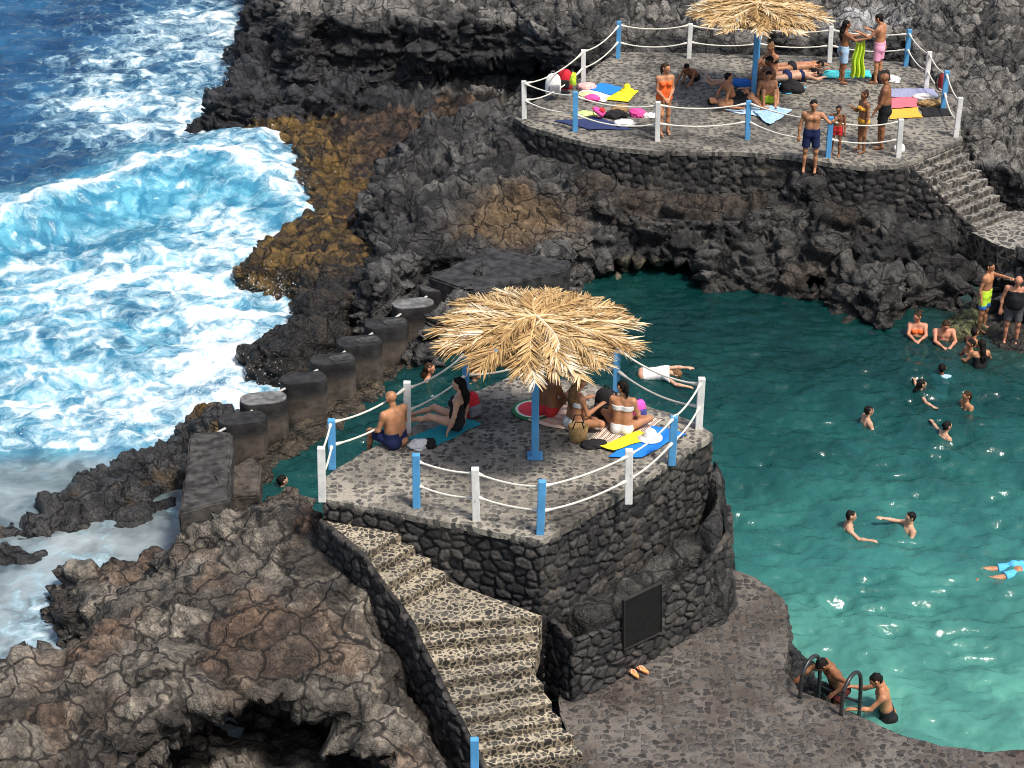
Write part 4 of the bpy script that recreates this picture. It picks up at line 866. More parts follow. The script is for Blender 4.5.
def person(label, pos, heading, pose, skin='tan', hair='black', hs='short', wear=(), height=1.72, fem=False, fat=0.0, mode='feet', group=None, vox=.0135, eyes=True):
    p = dict(DEF); p.update(pose); s = height/1.72; g = lambda k: nz(p[k])
    R = vv(1,0,0); tu = g('torso'); tr_ = nz(R-tu*(R@tu)); tf = np.cross(tu, tr_)
    P0 = vv(0,0,0); hipw = .088*(1.06 if fem else 1); shw = (.165 if fem else .19)*(1+fat*.1)
    N0 = P0+tu*.50; hip = {-1: P0-tr_*hipw, 1: P0+tr_*hipw}; sh = {-1: N0-tr_*shw-tu*.045, 1: N0+tr_*shw-tu*.045}
    pr = []; tor = []; thi = {}
    def add(a, b, ra, rb=None, k=.03, lst=None, cuts=()):
        q = (np.asarray(a, float), np.asarray(b, float), ra, ra if rb is None else rb, k, cuts); pr.append(q)
        if lst is not None: lst.append(q)
        return q
    for d in (-1, 1):
        add(P0+tr_*d*.075-tu*.02, P0+tr_*d*(.065+fat*.03)+tu*.16, .105+.03*fat+(.008 if fem else 0), .092+fat*.05, .05, tor)
        add(P0+tr_*d*(.055+fat*.03)+tu*.16, N0+tr_*d*.085-tu*.12, .095+fat*.05, .098 if fem else .108, .05, tor)
        add(P0+tr_*d*.075-tu*.045-tf*.045, P0+tr_*d*.07-tu*.02-tf*.03, .095+.02*fat, .09, .03, tor)        # seat
        add(N0+tr_*d*.03-tu*.03, sh[d], .058, .062, .045, tor)
        if fem: add(N0-tu*.16+tr_*d*.075+tf*.075, N0-tu*.165+tr_*d*.08+tf*.105, .06, .05, .03, tor)
        else: add(N0-tu*.12+tr_*d*.06+tf*.055, N0-tu*.13+tr_*d*.10+tf*.05, .065, .05, .04, tor)
    if fat > 0: add(P0+tu*.10+tf*.06*fat, P0+tu*.22+tf*.07*fat, .11+.06*fat, .10+.06*fat, .06, tor)
    lim = {}
    for d, c in ((-1, 'L'), (1, 'R')):
        th, shn = g('th'+c), g('sh'+c); kn = hip[d]+th*.42; an = kn+shn*.40; fw = .008*fat
        thi[d] = add(hip[d]-tu*.01, kn, .085+.02*fat+(.006 if fem else 0), .055+fw, .05)
        add(kn, kn+shn*.02, .054+fw, .052, .03); cb = np.cross(np.cross(th, shn), shn); back = nz(-np.cross(R, shn))
        add(kn+shn*.05+back*.012, kn+shn*.20+back*.012, .05+fw, .046, .03); add(kn+shn*.18, an, .045, .035, .03)
        ft = nz(np.cross(R, shn)+shn*p.get('foot', .05)); ft = -ft if ft@(np.cross(R, shn)) < 0 else ft
        add(an+shn*.04-ft*.035, an+shn*.05+ft*.10, .034, .030, .025); add(an+shn*.055+ft*.09, an+shn*.06+ft*.155, .030, .02, .02)
        for j in range(5): add(an+shn*.062+ft*.14+R*(j-2)*.014, an+shn*.064+ft*(.178-.008*abs(j-(1 if d > 0 else 3)))+R*(j-2)*.015, .0105, .010, .006)
        ua, fa = g('ua'+c), g('fa'+c); el_ = sh[d]+ua*.28; wr = el_+fa*.245
        add(sh[d], sh[d]+ua*.04, .058, .054, .03); add(sh[d]+ua*.05, el_, .047+.012*fat, .038, .03); add(el_, el_+fa*.09, .039, .041, .02); add(el_+fa*.09, wr, .040, .026, .02)
        hd = fa; pd = nz(np.cross(hd, R)) if abs(hd@R) < .9 else nz(np.cross(hd, vv(0,1,0))); sd_ = nz(np.cross(pd, hd))
        add(wr+sd_*.012, wr+hd*.075+sd_*.02, .022, .02, .015); add(wr-sd_*.012, wr+hd*.075-sd_*.02, .022, .02, .015)
        for j, L in enumerate((.062, .072, .068, .052)):                       # four fingers, gently bent
            b0 = wr+hd*.08+sd_*(j-1.5)*.021; b1 = b0+nz(hd+pd*.18+sd_*(j-1.5)*.06)*L*.55
            add(b0, b1, .0115, .0105, .006); add(b1, b1+nz(hd+pd*.55)*L*.5, .0105, .009, .004)
        b0 = wr+hd*.025+sd_*-d*.02; b1 = b0+nz(hd*.7-sd_*d*.8+pd*.25)*.045; add(b0, b1, .014, .012, .008); add(b1, b1+nz(hd-sd_*d*.3+pd*.3)*.035, .012, .01, .004)
        lim[c] = (el_, wr, kn, an)
    hu = g('head'); fcv = nz(np.asarray(p['face'], float)-hu*(np.asarray(p['face'], float)@hu)); hr = np.cross(fcv, hu)
    nt_ = N0+tu*.02+hu*.055; hc = N0+tu*.02+hu*.165+fcv*.015
    add(N0-tu*.03, nt_, .055 if not fem else .048, .05 if not fem else .044, .03); add(nt_, hc-hu*.03, .048, .05, .02)
    add(hc+hu*.025-fcv*.02, hc+hu*.02+fcv*.018, .083, .08, .03); add(hc-hu*.045+fcv*.03, hc-hu*.075+fcv*.055, .055, .035, .03)
    add(hc+hu*.0+fcv*.09, hc-hu*.03+fcv*.108, .010, .014, .012); add(hc-hu*.055+fcv*.085-hr*.016, hc-hu*.055+fcv*.085+hr*.016, .010, .010, .008)
    add(hc+hu*.022+fcv*.083-hr*.03, hc+hu*.022+fcv*.083+hr*.03, .012, .012, .012)
    for d in (-1, 1): add(hc+hr*d*.082-hu*.025-fcv*.005, hc+hr*d*.088+hu*.02-fcv*.012, .014, .018, .008)
    v, q = field_mesh(pr, vox); v *= s; hz = {}
    # ---- anchoring
    if mode == 'feet': an = (lim['L'][3]+lim['R'][3])/2*s; ox, oy = an[0], an[1]; oz = v[:, 2].min()
    elif mode == 'seat': ox = oy = 0; oz = v[:, 2].min()
    elif mode == 'edge': ox = oy = 0; oz = -.14*s
    elif mode == 'prone': ox, oy = v[:, 0].mean(), v[:, 1].mean(); oz = v[:, 2].min()
    else: ox, oy, oz = hc[0]*s, hc[1]*s, (hc[2]-.03)*s       # 'water': pos is the point where the chin line sits
    off = vv(ox, oy, oz); loc = Vector(pos)+Vector((0, 0, .004))
    def mk(name, v, q, mat, parent=None):
        me = mesh_np(name, v-off, q); o = link(name, me, mat, None, True)
        if parent: o.parent = parent
        return o
    body = mk('person', v, q, skin_mat('skin '+skin, SKIN[skin])); body.location = loc; body.rotation_euler = (0, 0, -R_(heading)); tag(body, label, 'person', group)
    def part(name, prims, mat, planes=(), vx=.0125):
        v, q = field_mesh(prims, vx, planes)
        if name == 'hair' and len(q):
            nn_ = vnormals(v, q); v = v+nn_*(fbm(v*np.array([38,38,14])+len(label), 2, 900)*.014-.004)[:, None]
        if len(q): mk(name, v*s, q, mat, body)
    if hs != 'bald':
        hp = [(hc+hu*.035-fcv*.025, hc+hu*.03+fcv*.012, .092, .086, .03, ()), (hc-fcv*.045, hc-hu*.05-fcv*.045, .075, .05, .03, ())]; cut = [(hc+hu*.050+fcv*.052, nz(fcv*.9-hu*.65))]
        back = nz(-fcv); 
        if hs == 'long':
            a = hc-fcv*.06; b = N0-tu*.10-tf*.115+(hr*.02); hp += [(a, N0+tu*.03-tf*.09, .07, .07, .04, ()), (N0+tu*.03-tf*.09, b, .07, .055, .03, ()), (b+hr*.04, N0-tu*.26-tf*.105+hr*.03, .05, .02, .03, ()), (b-hr*.04, N0-tu*.24-tf*.105-hr*.02, .05, .02, .03, ())]; cut = []
            hp[0] = (*hp[0][:5], ((hc+hu*.050+fcv*.052, nz(fcv*.9-hu*.65)),))
        if hs == 'bun': hp.append((hc+hu*.10-fcv*.06, hc+hu*.115-fcv*.075, .045, .04, .01, ()))
        if hs == 'pony': hp += [(hc+hu*.04-fcv*.10, hc-hu*.05-fcv*.125, .04, .035, .01, ()), (hc-hu*.05-fcv*.125, hc-hu*.19-fcv*.11, .035, .015, .01, ())]
        part('hair', hp, m_plain('hair '+hair, HAIRC[hair], .65, .3, 40, .5, .12), cut)
    else: cut = []
    if eyes:
        mb = MB()
        for d in (-1, 1):
            c = (hc+hu*.003+fcv*.083+hr*d*.031)*s-off; mb.lathe([(.002, -.007), (.010, 0), (.002, .007)], c, 8)
        o = mb.build('eyes', m_plain('eye', (.02,.014,.012), .2)); o.parent = body
    infl = lambda lst, d_, cuts=(): [(a, b, ra+d_, rb+d_, k, tuple(cuts)) for a, b, ra, rb, k, _ in lst]
    for w_ in wear:
        kind, colr = w_[0], w_[1]; mat = CL.get(colr); mat = cloth_mat(colr, mat) if mat else MATS[colr]
        if kind in ('shorts', 'trunks'):
            t_ = .78 if kind == 'shorts' else .42; ps = infl(tor[:6] if not fat else tor[:6], .016, [(P0+tu*.13, tu), ])
            for d in (-1, 1):
                a, b, ra, rb, k, _ = thi[d]; e = b-a; h_ = a+e*t_; ps.append((a, a+e*t_*1.1, ra+.018, ra+(rb-ra)*t_+.030, .02, ((h_, nz(e)),)))
            part('shorts', ps, mat, [(P0+tu*.13, tu)])
        elif kind == 'bottom':
            ps = infl([t_ for t_ in tor[:8]], .010, [(P0+tu*.055, tu)])
            for d in (-1, 1):
                a, b, ra, rb, k, _ = thi[d]; e = nz(b-a); ps.append((a, a+e*.05, ra+.008, ra+.006, .02, ((a+e*.055, e),)))
            part('bikini_bottom', ps, mat, [(P0+tu*.055, tu)])
        elif kind == 'top':
            part('bikini_top', infl(tor, .011), mat, [(N0-tu*.115, tu), (N0-tu*.205, -tu)])
        elif kind == 'suit':
            ps = infl(tor, .010)
            for d in (-1, 1):
                a, b, ra, rb, k, _ = thi[d]; e = nz(b-a); ps.append((a, a+e*.05, ra+.008, ra+.006, .02, ((a+e*.055, e),)))
            part('swimsuit', ps, mat, [(N0-tu*.10, tu)])
            part('straps', [(N0-tu*.11+tr_*d*.08+tf*.09, N0-tu*.0+tr_*d*.075, .018, .018, 0, ()) for d in (-1,1)]+[(N0-tu*.0+tr_*d*.075, N0-tu*.12+tr_*d*.07-tf*.085, .018, .018, 0, ()) for d in (-1,1)], mat)
        elif kind == 'tank':
            tt = [q_ for q_ in tor if q_[2] != .058]; part('tank_top', infl(tt, .014), mat, [(N0-tu*.075, tu), (P0-tu*.02, -tu)])
            part('straps', [(N0-tu*.10+tr_*d*.075+tf*.085, N0+tu*.025+tr_*d*.085, .03, .026, 0, ()) for d in (-1,1)]+[(N0+tu*.025+tr_*d*.085, N0-tu*.10+tr_*d*.075-tf*.08, .026, .03, 0, ()) for d in (-1,1)], mat)
        elif kind == 'shirt':
            ps = infl(tor, .014)
            for d, c in ((-1, 'L'), (1, 'R')): ps.append((sh[d], lim[c][0], .066, .05, .03, ((lim[c][0]-g('ua'+c)*.10, g('ua'+c)),)))
            part('shirt', ps, mat, [(N0+tu*.035, tu), (P0-tu*.02, -tu)])
    return body

SIT = dict(torso=(0,-.12,1), thL=(-.22,.85,.42), thR=(.22,.85,.42), shL=(.05,.55,-.75), shR=(-.05,.55,-.75), uaL=(-.15,.35,-.8), uaR=(.15,.35,-.8), faL=(.25,.9,-.1), faR=(-.25,.9,-.1))
CROSS = dict(torso=(0,.05,1), thL=(-.75,.75,.10), thR=(.75,.75,.10), shL=(.9,-.15,-.12), shR=(-.9,-.05,-.08), uaL=(-.25,.25,-.9), uaR=(.25,.25,-.9), faL=(.2,.85,-.3), faR=(-.2,.85,-.3), foot=.5)
LEAN = dict(torso=(0,-.38,1), thL=(-.12,.92,.28), thR=(.12,.88,.42), shL=(0,.93,-.3), shR=(0,.75,-.62), uaL=(-.25,-.45,-.85), uaR=(.25,-.45,-.85), faL=(-.1,-.25,-.95), faR=(.1,-.25,-.95), head=(0,.1,1))
KNEES = dict(torso=(0,.22,1), thL=(-.16,.62,.72), thR=(.16,.62,.72), shL=(0,.35,-.9), shR=(0,.35,-.9), uaL=(-.1,.75,-.45), uaR=(.1,.75,-.45), faL=(.55,.75,-.2), faR=(-.55,.75,-.2), head=(0,.35,1))
SUPINE = dict(torso=(0,-1,.03), head=(0,-1,.12), face=(0,.1,1), thL=(-.10,1,.02), thR=(.10,1,.02), shL=(-.04,1,-.04), shR=(.04,1,-.04), uaL=(-.35,.9,-.05), uaR=(.35,.9,-.05), faL=(-.1,1,0), faR=(.1,1,0), foot=.6)
PRONE = dict(torso=(0,1,.04), head=(0,1,.16), face=(.4,.1,-1), thL=(-.12,-1,0), thR=(.12,-1,0), shL=(-.04,-1,.05), shR=(.04,-1,.05), uaL=(-.75,.75,-.1), uaR=(.75,.75,-.1), faL=(.6,.8,0), faR=(-.6,.8,0), foot=.9)
SWIM = dict(torso=(0,.12,1), thL=(-.15,-.15,-1), thR=(.15,.15,-1), shL=(0,-.5,-.9), shR=(0,-.4,-.9), uaL=(-.5,.3,-.8), uaR=(.5,.3,-.8), faL=(-.55,.8,-.05), faR=(.5,.85,-.05))
def mix(a, **k): d = dict(a); d.update(k); return d
t = NT('two tone shorts'); z_ = t.n('SeparateXYZ', {0: t.n('NewGeometry').outputs['Position']}).outputs['Z']; t.fin(t.mix(t.ss(t.math('ADD', z_, t.math('MULTIPLY', t.noise(9, 3), .12)), ZW+.66, ZW+.70), (.02,.16,.55), (.55,.85,.05)), .75)

n = lambda px, py: at(px, py, ZN); f_ = lambda px, py: at(px, py, ZF); w_ = lambda px, py: at(px, py, ZW)
# near platform
person('bald bare-backed man in navy shorts sitting on the near platform edge', n(396,446), 318, dict(thL=(-.25,1,.05), thR=(.25,1,.05), shL=(0,.1,-1), shR=(0,.1,-1), torso=(0,.08,1), head=(0,.2,1), uaL=(-.25,.2,-.9), uaR=(.25,.2,-.9), faL=(.15,.85,-.35), faR=(-.15,.85,-.35)), 'tan', hs='bald', wear=[('shorts','navy')], mode='edge', fat=.25)
person('dark-haired woman in a black swimsuit sitting on a teal towel', n(456,432), 283, mix(LEAN, torso=(0,-.16,1), thL=(-.1,.95,.2), shL=(0,.9,-.3), thR=(.1,.9,.28), shR=(0,.85,-.4), uaL=(-.15,.15,-.95), faL=(-.05,.35,-.9), uaR=(.2,-.2,-.95), faR=(.1,.15,-.95)), 'light', hs='long', wear=[('suit','black')], height=1.66, fem=True, mode='seat')
person('brown-skinned woman with dark tied-up hair sitting beside the watermelon towel', n(548,419), 40, mix(SIT, torso=(0,.05,1), uaL=(-.2,-.1,-1), faL=(-.1,.1,-1)), 'brown', hs='bun', wear=[('bottom','red')], height=1.68, fem=True, mode='seat')
person('woman with long fair hair and white bikini sitting behind the basket bag', n(574,428), 62, mix(CROSS, torso=(0,.1,1), head=(0,.25,1), faR=(-.1,.9,.35), faL=(.1,.95,.2)), 'tan', 'fair', 'long', [('top','white'),('bottom','white')], 1.66, True, mode='seat')
person('black-haired woman in a white bikini sitting on the striped towel', n(622,433), 18, mix(CROSS, face=(-.8,.6,0), head=(-.1,.15,1)), 'tan', 'black', 'pony', [('top','white'),('bottom','white')], 1.66, True, mode='seat')
# pool, left and behind the platform
person('swimmer with wet dark hair standing in the water beyond the rope', w_(430,378)+Vector((0,0,.18)), 100, mix(SWIM, uaL=(-.4,.5,-.7), faL=(-.1,.9,-.2)), 'red', 'brown', 'long', [('bottom','red')], 1.7, True, mode='water')
person('dark-haired swimmer at the near left corner of the pool', w_(283,487)+Vector((0,0,.10)), 60, SWIM, 'light', 'black', 'short', height=1.6, mode='water')
person('swimmer half hidden behind the thatch next to a blue post', w_(476,380)+Vector((0,0,.12)), 120, SWIM, 'red', 'brown', 'short', mode='water')
person('swimmer in a white shirt bending over in the water right of the thatched parasol', w_(676,382)+Vector((0,0,.14)), 95, mix(SWIM, torso=(0,.95,.16), head=(.1,1,-.1), face=(0,.2,-1), thL=(-.15,-.3,-1), thR=(.15,-.3,-1), uaL=(-.6,.75,-.15), faL=(.1,.95,.05), uaR=(.55,.7,-.3), faR=(.1,.9,-.1)), 'light', 'fair', 'short', [('shirt','white')], 1.6, mode='water')
# pool, right
sg = 'swimmers in the pool'
for lab, px, py, hd, up_, ps, sk, hr_, hs_, wr_, fm in (
  ('swimmer with short black hair alone at the left of the upper swimmers', 868,423, 80, .10, SWIM, 'light','black','short',(),False),
  ('swimmer with wet black hair spreading both arms on the water', 921,395, 85, .08, mix(SWIM, uaL=(-1,.1,-.12), faL=(-1,.15,.05), uaR=(1,.1,-.12), faR=(.9,.4,.05)), 'light','black','long',(),True),
  ('swimmer reaching forward, lowest of the upper swimmers', 946,438, 70, .09, mix(SWIM, torso=(0,.5,1), uaL=(-.9,.2,-.1), faL=(-.95,.2,.0)), 'light','black','short',(),False),
  ('woman swimming upright with dark hair, turned towards the left', 965,409, 245, .12, SWIM, 'tan','brown','pony',[('top','black')],True),
  ('dark-haired child in a light blue top swimming away', 941,377, 10, .04, SWIM, 'brown','black','short',[('shirt','lightblue')],False),
  ('swimmer with black hair facing right, left one of the middle pair', 850,530, 95, .12, mix(SWIM, uaR=(.7,.6,-.25), faR=(.3,.95,.1)), 'light','black','short',(),False),
  ('bearded swimmer throwing one arm out to the left', 909,531, 262, .11, mix(SWIM, uaR=(.1,.9,.18), faR=(.05,.95,.25), torso=(0,-.1,1)), 'light','black','short',(),False)):
    person(lab, w_(px, py)+Vector((0, 0, up_+.13)), hd, ps, sk, hr_, hs_, wr_, 1.46, fm, mode='water', group=sg)
person('swimmer in sky blue shorts at the right edge of the photo', w_(1024,569)+Vector((0,0,-.13)), 75, mix(PRONE, torso=(0,1,.1)), 'tan', 'fair', 'short', [('shorts','skyblue')], mode='prone')
person('woman sitting chest-deep in the shallows beside the cliff', at(915,352,-3.16), 190, mix(KNEES, torso=(0,-.05,1), thL=(-.3,.9,.1), thR=(.3,.9,.1), shL=(.2,.7,-.4), shR=(-.2,.7,-.4), head=(.1,.1,1), face=(.7,.6,0)), 'red', 'brown', 'bun', [('top','orange')], 1.52, True, .35, 'seat')
person('heavy man sitting in the shallows with hands clasped', at(940,355,-3.20), 180, mix(KNEES, torso=(0,.3,1), thL=(-.3,.9,.1), thR=(.3,.9,.1), shL=(.2,.7,-.4), shR=(-.2,.7,-.4), head=(0,.6,1)), 'red', 'brown', 'short', (), 1.56, False, .5, 'seat')
person('young man in yellow and blue shorts pointing over the pool', at(981,330,-2.80), 125, mix(DEF, uaL=(.35,1,.12), faL=(.25,1,.10), face=(.0,1,.1), uaR=(.2,-.2,-1)), 'tan', 'black', 'short', [('shorts','two tone shorts')], 1.55)
person('bald stout man in a black tank top standing by the pool', at(1010,343,-2.82), 195, mix(DEF, head=(-.1,.3,1), uaL=(-.35,0,-1), uaR=(.3,0,-1), torso=(0,.08,1)), 'red', hs='bald', wear=[('tank','black'),('shorts','grey')], height=1.56, fat=.7)
person('person in the water just below the man in yellow and blue shorts', w_(974,343)+Vector((0,0,.22)), 60, SWIM, 'tan', 'black', 'short', (), 1.48, mode='water', group='close group in the shallows')
person('person in the middle of the close group in the shallows', w_(969,357)+Vector((0,0,.27)), 250, mix(SWIM, face=(.2,1,0)), 'tan', 'black', 'short', (), 1.48, mode='water', group='close group in the shallows')
person('woman with dark hair and black swimsuit standing waist-deep, seen from behind', w_(979,364)+Vector((0,0,.42)), 345, mix(SWIM, torso=(0,.08,1), uaL=(-.5,.4,-.7), uaR=(.5,.4,-.7), faL=(.1,.9,-.3), faR=(-.1,.9,-.3), thL=(-.1,0,-1), thR=(.1,0,-1), shL=(0,-.1,-1), shR=(0,-.1,-1)), 'tan', 'black', 'long', [('suit','black')], 1.5, True, mode='water', group='close group in the shallows')
# ladder
person('person bending over the near ladder handrail with sunglasses on wet hair', at(836,733,-3.4), 250, dict(torso=(-.1,.42,.9), head=(0,.9,.5), face=(0,.5,-1), thL=(-.1,.3,-1), thR=(.1,-.1,-1), shL=(0,-.25,-1), shR=(0,-.1,-1), uaL=(-.9,-.1,.15), faL=(.1,.9,-.65), uaR=(.5,.5,-.6), faR=(.1,.7,-.6)), 'brown', 'black', 'short', [('trunks','maroon')], 1.62)
person('boy in black shorts climbing the ladder and gripping its rail', at(880,760,-3.6), 275, dict(torso=(0,.28,1), head=(0,.6,1), face=(0,1,-.5), thL=(-.12,.55,-.8), thR=(.12,.1,-1), shL=(0,-.35,-1), shR=(0,-.15,-1), uaL=(-.15,.65,-.75), faL=(0,1,-.02), uaR=(.15,.8,-.45), faR=(0,1,.1)), 'tan', 'black', 'short', [('shorts','black')], 1.6)
# far terrace
person('woman in an orange swimsuit standing at the far railing', f_(664,135), 165, mix(DEF, thR=(.05,.45,-.9), shR=(0,-.05,-1), thL=(-.05,0,-1), uaL=(-.1,.15,-1), uaR=(.1,.15,-1), faL=(.5,.55,-.6), faR=(-.5,.55,-.6), face=(-.6,.8,0)), 'tan', 'brown', 'pony', [('suit','orange')], 1.68, True)
person('child crouching alone on the far terrace floor', f_(694,81), 215, mix(KNEES, torso=(0,.75,.7), head=(0,.8,.7), uaL=(-.15,.7,-.75), uaR=(.15,.7,-.75), faL=(0,.85,-.5), faR=(0,.85,-.5)), 'brown', 'black', 'short', [('trunks','black')], 1.3, mode='seat')
person('boy in navy shorts standing outside the far railing', at(809,171,-.74), 190, mix(DEF, uaL=(-.75,.1,-.65), faL=(-.7,.1,.55), uaR=(.3,0,-1), face=(-.2,1,-.3), head=(0,.15,1)), 'tan', 'black', 'short', [('shorts','navy')], 1.66)
person('small child standing behind the blue post of the far railing', f_(835,156), 200, mix(DEF, head=(-.05,.15,1)), 'brown', 'black', 'short', [('trunks','red')], 1.18)
person('girl in an orange and yellow bikini standing near the far steps', f_(861,152), 250, mix(DEF, uaR=(.15,.3,-.9), faR=(-.1,.8,.6), face=(0,1,-.1)), 'brown', 'brown', 'bun', [('top','yellow'),('bottom','yellow')], 1.42, True)
person('bald broad man in black shorts standing near the far steps', f_(880,148), 285, mix(DEF, head=(0,.25,1), uaL=(-.2,.2,-1), faL=(0,.5,-.8), thR=(.1,.2,-1)), 'brown', hs='bald', wear=[('shorts','black')], height=1.76, fat=.45)
person('woman in light blue shorts holding up a lime towel', f_(841,83), 85, mix(DEF, uaL=(-.1,.8,-.55), faL=(.05,1,.15), uaR=(.1,.8,-.55), faR=(-.05,1,.15)), 'brown', 'black', 'long', [('shorts','lightblue'),('top','brown top')] if False else [('shorts','lightblue')], 1.58, True)
person('man in pink shorts taking the lime towel', f_(877,83), 300, mix(DEF, uaL=(-.2,.65,-.75), faL=(-.1,.9,.35), uaR=(.2,.5,-.85), faR=(-.2,.9,.4), head=(0,.35,1)), 'tan', 'black', 'short', [('shorts','pink')], 1.74)
rg = 'people resting under the far parasol'
person('boy in lime shorts sitting with knees up under the far parasol', f_(767,104), 178, mix(KNEES, torso=(0,-.05,1), uaL=(-.3,.2,-.9), faL=(.1,.7,-.6), uaR=(.3,.2,-.9), faR=(-.1,.7,-.6), head=(0,.3,1)), 'tan', 'black', 'short', [('shorts','lime')], 1.5, mode='seat', group=rg)
person('dark-haired man sitting turned left behind the boy in lime shorts', f_(770,93), 265, mix(KNEES, torso=(0,0,1)), 'brown', 'black', 'short', [('shorts','navy')], 1.7, mode='seat', group=rg)
person('woman hugging her knees at the back under the far parasol', f_(772,78), 240, mix(KNEES, torso=(0,.05,1)), 'tan', 'fair', 'bun', [('top','black'),('bottom','black')], 1.66, True, mode='seat', group=rg)
person('man in blue shorts lying on his back under the far parasol', f_(745,90), 280, mix(SUPINE, thL=(-.1,1,.25), shL=(0,1,-.25)), 'light', 'black', 'short', [('shorts','blue')], 1.72, mode='prone', group=rg)
person('boy propped on one arm on the pale blue towel', f_(732,106), 70, mix(LEAN, thR=(.1,.8,.55), shR=(0,.6,-.8)), 'tan', 'black', 'short', [('shorts','black')], 1.5, mode='seat', group=rg)
person('sunbather lying at the left end of the pale blue towel', f_(737,109), 95, mix(SUPINE, thL=(-.1,.8,.5), shL=(0,.7,-.7), thR=(.1,.75,.55), shR=(0,.7,-.7)), 'tan', 'black', 'short', [('shorts','black')], 1.55, mode='prone', group=rg)
person('sunbather lying face down with head to the right, rear one', f_(797,72), 85, PRONE, 'tan', 'black', 'short', [('bottom','black')], 1.64, True, mode='prone', group=rg)
person('sunbather lying face down with head to the right, front one', f_(792,81), 82, PRONE, 'light', 'black', 'pony', [('bottom','navy'),('top','navy')], 1.66, True, mode='prone', group=rg)
# ================================================================== TOWELS, BAGS, SMALL THINGS
def towel(name, corners, z, mat, label, cat='towel', amp=.018, seed=0, group=None):
    a, b, c, d = [at(x, y, z) for x, y in corners]; U, W = np.meshgrid(np.linspace(0, 1, 34), np.linspace(0, 1, 24), indexing='ij'); u, w = U.ravel()[:, None], W.ravel()[:, None]
    p = (1-u)*(1-w)*np.array(a)+u*(1-w)*np.array(b)+u*w*np.array(c)+(1-u)*w*np.array(d)
    h = fbm2(p[:, 0]*3.2+seed, p[:, 1]*3.2, 3, 700+seed); h2 = fbm2(p[:, 0]*1.4+seed, p[:, 1]*5, 2, 720+seed)
    wx = fbm2(p[:, 0]*2+seed, p[:, 1]*2, 2, 730+seed); p[:, 0] += .05*wx; p[:, 1] += .05*h2
    p[:, 2] = z+.012+amp*np.maximum(0, .35+h+.6*h2)
    idx = np.arange(U.size).reshape(U.shape); q = np.stack([idx[:-1, :-1], idx[1:, :-1], idx[1:, 1:], idx[:-1, 1:]], -1).reshape(-1, 4)
    o = link(name, mesh_np(name, p, q, {'u': ('FLOAT', u.ravel()), 'w': ('FLOAT', w.ravel())}), mat, smooth=True); tag(o, label, cat, group)
    m = o.modifiers.new('s', 'SOLIDIFY'); m.thickness = .008; m.offset = 1
    recenter(o, tuple(((a+b+c+d)/4))); return o
def cloth_stripes(name, ax, nst, cols):
    t = NT(name); k = t.math('FRACT', t.math('MULTIPLY', t.attr(ax), float(nst))); cr = t.n('ValToRGB', {0: k}); cr.color_ramp.interpolation = 'CONSTANT'; e = cr.color_ramp.elements
    for i, c in enumerate(cols):
        q = e[i] if i < 2 else e.new(i/len(cols)); q.position = i/len(cols); q.color = (*c, 1)
    n = t.noise(60, 3); return t.fin(cr.outputs[0], .85, t.bump(n, .3, .004), .2)
M_TEAL = m_plain('teal terry cloth', (.015,.27,.33), .9, .15, 60, .4); M_YEL = m_plain('yellow terry cloth', (.88,.70,.03), .9, .08, 60, .4); M_BL = m_plain('blue terry cloth', (.02,.22,.75), .9, .12, 60, .4)
M_STR = cloth_stripes('brown striped cloth', 'u', 7, [(.70,.62,.52),(.10,.05,.04),(.66,.55,.45),(.22,.10,.07),(.72,.66,.58),(.60,.40,.30)])
M_PEACH = cloth_stripes('peach patterned cloth', 'w', 6, [(.75,.52,.40),(.78,.62,.52),(.66,.40,.30)])
M_PALEB = cloth_stripes('pale blue striped cloth', 'w', 9, [(.45,.62,.80),(.70,.78,.84),(.30,.50,.74)])
M_NAVYT = m_plain('navy terry cloth', (.03,.045,.13), .9, .2, 60, .4); M_LIL = m_plain('lilac grey cloth', (.30,.31,.46), .9, .15, 40, .4); M_CORAL = m_plain('coral cloth', (.80,.16,.20), .9, .12, 40, .4)
M_ORA = m_plain('orange cloth', (.85,.42,.06), .9, .1, 40, .4); M_DKT = m_plain('black cloth', (.018,.017,.018), .9, .2, 40, .4); M_CY = m_plain('turquoise cloth', (.08,.58,.60), .8, .1, 40, .3)
M_WHT = m_plain('white cotton', (.76,.75,.73), .9, .06, 40, .4); M_LIME = m_plain('lime cloth', (.55,.75,.05), .9, .12, 40, .4); M_PNK = m_plain('pink fabric', (.78,.08,.32), .7, .15, 30, .3); M_RED = m_plain('red fabric', (.62,.02,.035), .7, .15, 30, .3)
M_STRAW = m_plain('woven straw', (.42,.27,.12), .85, .3, 60, .7, .2, .01); M_GREYF = m_plain('grey fabric', (.20,.20,.22), .8, .2, 30, .4); M_HOT = m_plain('bright pink', (.85,.10,.50), .6, .1, 30, .2)
# near platform
towel('beach_towel', [(410,440),(438,447),(482,424),(462,417)], ZN, M_TEAL, 'teal towel under the woman in the black swimsuit', seed=1)
towel('beach_towel', [(529,422),(578,432),(596,412),(552,404)], ZN, M_PEACH, 'peach patterned towel under the woman with long fair hair', seed=2)
towel('beach_towel', [(586,442),(622,450),(662,420),(620,412)], ZN+.006, M_STR, 'brown and white striped towel under the black-haired woman', seed=3)
towel('beach_towel', [(610,457),(640,460),(686,434),(652,426)], ZN+.01, M_BL, 'bright blue towel next to the fence', seed=4)
towel('beach_towel', [(596,446),(612,453),(652,440),(640,432)], ZN+.03, M_YEL, 'bright yellow towel lying over the blue one', seed=5)
t = NT('watermelon print'); g = t.coord(); sx = t.n('SeparateXYZ', {0: g}); rd = t.math('SQRT', t.math('ADD', t.math('MULTIPLY', sx.outputs[0], sx.outputs[0]), t.math('MULTIPLY', sx.outputs[1], sx.outputs[1])))
